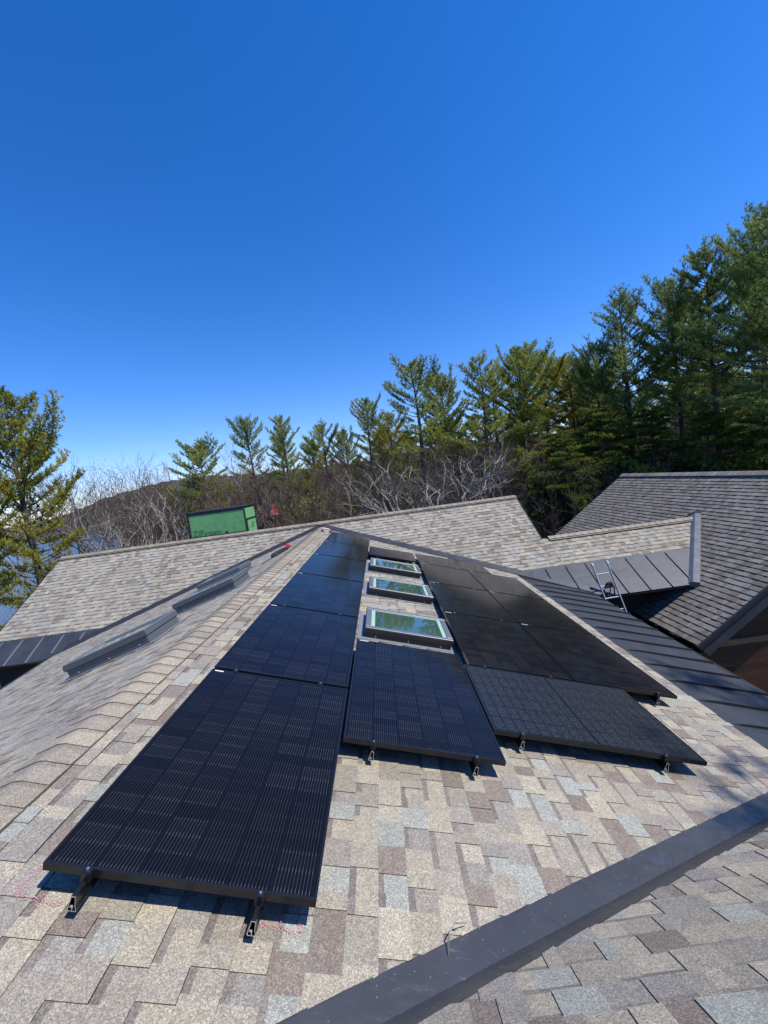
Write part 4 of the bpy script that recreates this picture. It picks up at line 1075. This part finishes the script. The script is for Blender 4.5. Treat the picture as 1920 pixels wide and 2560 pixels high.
# right dark pines
tree('tall', 21.2, 30, 13.0, .3, 'dark pine with a bushy flank at the left edge of the tall group', 'pine_tree', G3, .85)
tree('tall2', 19.6, 31, 10.2, 1.6, 'lower dark pine reaching out over the gap, left of the tall group', 'pine_tree', G3, .75)
tree('tall2', 24.4, 29, 13.6, 2.4, 'second tall dark pine from the gap', 'pine_tree', G3, .75)
tree('tall', 24.6, 26, 13.9, 3.7, 'tall dark pine with a leaning feathery top near the right edge', 'pine_tree', G3, .8)
tree('tall2', 25.6, 23.5, 14.2, 5.0, 'tall pine just left of the highest crown at the right edge', 'pine_tree', G3, .75)
tree('tall', 24.0, 20.5, 13.6, 1.2, 'highest crown, cut off by the right frame edge', 'pine_tree', G3, .8)
tree('tall', 28.5, 33, 13.6, 2.2, 'pine filling in behind the leaning feathery top', 'pine_tree', G3, .9)
tree('tall2', 33.0, 30, 15.6, 4.2, 'pine filling in behind the highest crown', 'pine_tree', G3, .9)
tree('hemlock', 14.6, 27, 2.9, .5, 'yellow-green hemlock with drooping boughs in the notch between the roofs', 'hemlock_tree', G4, 1.1)
tree('hemlock', 12.4, 28.5, 1.2, 1.5, 'short hemlock low in the notch behind the pale trees', 'hemlock_tree', G4, 1.1)
tree('hemlock', 17.8, 28, 4.6, 2.5, 'dark hemlock behind the top corner of the grey roof', 'hemlock_tree', G4, 1.2)
tree('hemlock', 20.4, 26.5, 3.9, 3.5, 'second dark hemlock along the grey ridge', 'hemlock_tree', G4, 1.2)
tree('hemlock', 22.6, 24.5, 3.0, 4.5, 'third dark hemlock along the grey ridge', 'hemlock_tree', G4, 1.2)
tree('hemlock', 25.2, 23, 3.4, 5.5, 'dark hemlock along the grey ridge by the right frame edge', 'hemlock_tree', G4, 1.2)
# backing trees, deeper in the wood
rg = random.Random(77)
GB = 'bare trees standing deep in the wood behind the roofs'; GP = 'pines standing deep in the wood behind the roofs'
for i in range(46):
    x = -26+i*1.15+rg.uniform(-.8, .8); y = rg.uniform(33, 56)
    tree(rg.choice(['slim', 'slim', 'slim2', 'sapling', 'sapling']), x*y/42, y, 1.0+y*.085+rg.uniform(-1.2, 1.2), rg.random()*6, 'slender bare tree crowded among its like deep in the wood', 'bare_tree', GB, rg.uniform(.9, 1.3))
for i in range(16):
    x = 2+i*3.0+rg.uniform(-1, 1); y = rg.uniform(48, 62)
    tree(rg.choice(['full', 'airy', 'olive']), x*y/46, y, y*.13+rg.uniform(-1.5, 1.5)+2, rg.random()*6, 'pine of the deep wood, seen in slits between nearer trunks', 'pine_tree', GP, 1.1)
for i in range(7):
    x = 24+rg.uniform(-1, 1)+i*2.2; y = rg.uniform(30, 44)
    tree(rg.choice(['tall2', 'hemlock', 'hemlock']), x, y, 4+rg.uniform(-1, 3)+i*.2, rg.random()*6, 'dark evergreen of the deep wood behind the grey roof', 'pine_tree', 'dark evergreens deep behind the grey roof', 1.1)
# a pine on the sunny side of the house whose shadow dapples the lower right of the roof
tree('airy', 15.8, -2.2, 15.5, 1.0, 'pine right of the house, out of the frame, whose shade dapples the lower shingles', 'pine_tree', 'trees on the sunny side of the house', 1.0)
tree('slim2', 12.2, -1.2, 13.0, 2.0, 'leafless tree right of the house, out of the frame, casting thin streaks of shade', 'bare_tree', 'trees on the sunny side of the house', .9)
# undergrowth and low wood mass
mb = MB(); rg = random.Random(4)
for i in range(8500):
    y = rg.uniform(24, 74); x = rg.uniform(-.62, 1.0)*y
    if x < -.5*y and rg.random() < .5: continue
    if -.285 < x/y < -.215 and y < 55 and rg.random() < .75: continue
    z0 = gz(x, y); hgt = rg.uniform(3.5, 8.3)*(1.2 if y > 40 else .8); c = rg.random()
    p = Vector((x, y, z0)); d = Vector((rg.gauss(0, .10), rg.gauss(0, .10), 1))
    q = p+d*hgt*.6; e_ = q+Vector((rg.gauss(0, .3), rg.gauss(0, .3), hgt*.4))
    mb.tube([p, q, e_], [.035, .02, .007], 3, cap=False, col=(c, c, c))
    for k_ in range(9):
        t = rg.uniform(.35, 1); a_ = p.lerp(q, t/.6) if t < .6 else q.lerp(e_, (t-.6)/.4); b_ = a_+Vector((rg.gauss(0, .45), rg.gauss(0, .45), rg.uniform(.25, 1.0)))
        mb.tube([a_, b_], [.014, .005], 3, cap=False, col=(c, c, c))
tag(mb.build('undergrowth', M_BRUSH, colors=True), 'tangle of leafless brown brush and saplings below the trees', 'undergrowth', kind='stuff')
mb = MB(); rg = random.Random(14)
for i in range(1500):
    y = rg.uniform(24, 80); x = rg.uniform(-.6, 1.15)*y
    if x < .25*y and rg.random() < .6: continue
    z0 = gz(x, y)+rg.uniform(.3, 3.2 if x > .3*y else 1.5)
    for k_ in range(12):
        q = Vector((x+rg.gauss(0, .7), y+rg.gauss(0, .7), z0+rg.gauss(0, .6))); add_blades(mb, q, Vector((0, 0, 1)), 2, .4, .14, rg, rg.random()*.7)
tag(mb.build('evergreen_understory', M_HEM, colors=True), 'low dark evergreen boughs filling the floor of the wood', 'undergrowth', kind='stuff')
mb = MB(); rg = random.Random(24)
for i in range(1500):
    y = rg.uniform(31, 66); t = rg.uniform(-.62, .12); x = t*y
    if -.285 < t < -.215 and y < 55: continue
    z0 = gz(x, y); top = rg.uniform(-1.0, 2.2)+y*.04; hgt = top-z0
    if hgt < 2: continue
    c = rg.random(); p = Vector((x, y, z0)); q = p+Vector((rg.gauss(0, .3), rg.gauss(0, .3), hgt*.6)); e_ = q+Vector((rg.gauss(0, .4), rg.gauss(0, .4), hgt*.4))
    mb.tube([p, q, e_], [.045, .025, .007], 3, cap=False, col=(c*.6,)*3)
    for k_ in range(16):
        a_ = q.lerp(e_, rg.uniform(-.6, .9)); b_ = a_+Vector((rg.gauss(0, .6), rg.gauss(0, .6), rg.uniform(.3, 1.2)))
        mb.tube([a_, b_], [.014, .005], 3, cap=False, col=(c, c, c))
tag(mb.build('budding_thicket', M_THICK, colors=True), 'thicket of grey brown budding saplings left of the centre', 'thicket', kind='stuff')
mb = MB(); rg = random.Random(31)
for i in range(420):
    y = rg.uniform(30, 60); t = rg.uniform(-.46, .25); x = t*y
    if -.30 < t < -.2: continue
    z0 = gz(x, y)+rg.uniform(1.0, 7.0)
    for k_ in range(16):
        q = Vector((x+rg.gauss(0, .8), y+rg.gauss(0, .8), z0+rg.gauss(0, .45))); add_blades(mb, q, Vector((rg.gauss(0, .5), rg.gauss(0, .5), .5)), 5, .28, .06, rg, rg.random())
tag(mb.build('young_pine_boughs', M_NEED, colors=True), 'scattered yellow green boughs of young pines among the bare saplings', 'boughs', kind='stuff')
# red building far in the wood
rb = empty('cabin', 'small red painted cabin glimpsed through bare trunks right of the green chimney', 'cabin')
M_REDP = mat('red_painted_boards', lambda n, b: n.links.new(ramp(n, noise(n, 5, 4).outputs[0], [(.3, (.36, .06, .06)), (.7, (.50, .11, .11))]), b.inputs['Base Color']), rough=.8)
mb = MB(); mb.box((-14.9, 55, -6.5), (3.3, 0, 0), (0, 4, 0), (0, 0, 4.9)); mb.build('wall', M_REDP, rb)
mb = MB(); mb.prism([(-15.2, 54.6, -1.65), (-15.2, 59.4, -1.65), (-15.2, 57, -.2)], (3.9, 0, 0)); mb.build('roof', M_REDP, rb)
mb = MB(); mb.box((-13.8, 54.97, -4.0), (.8, 0, 0), (0, .02, 0), (0, 0, 1.0)); mb.build('window', M_GLASS, rb)
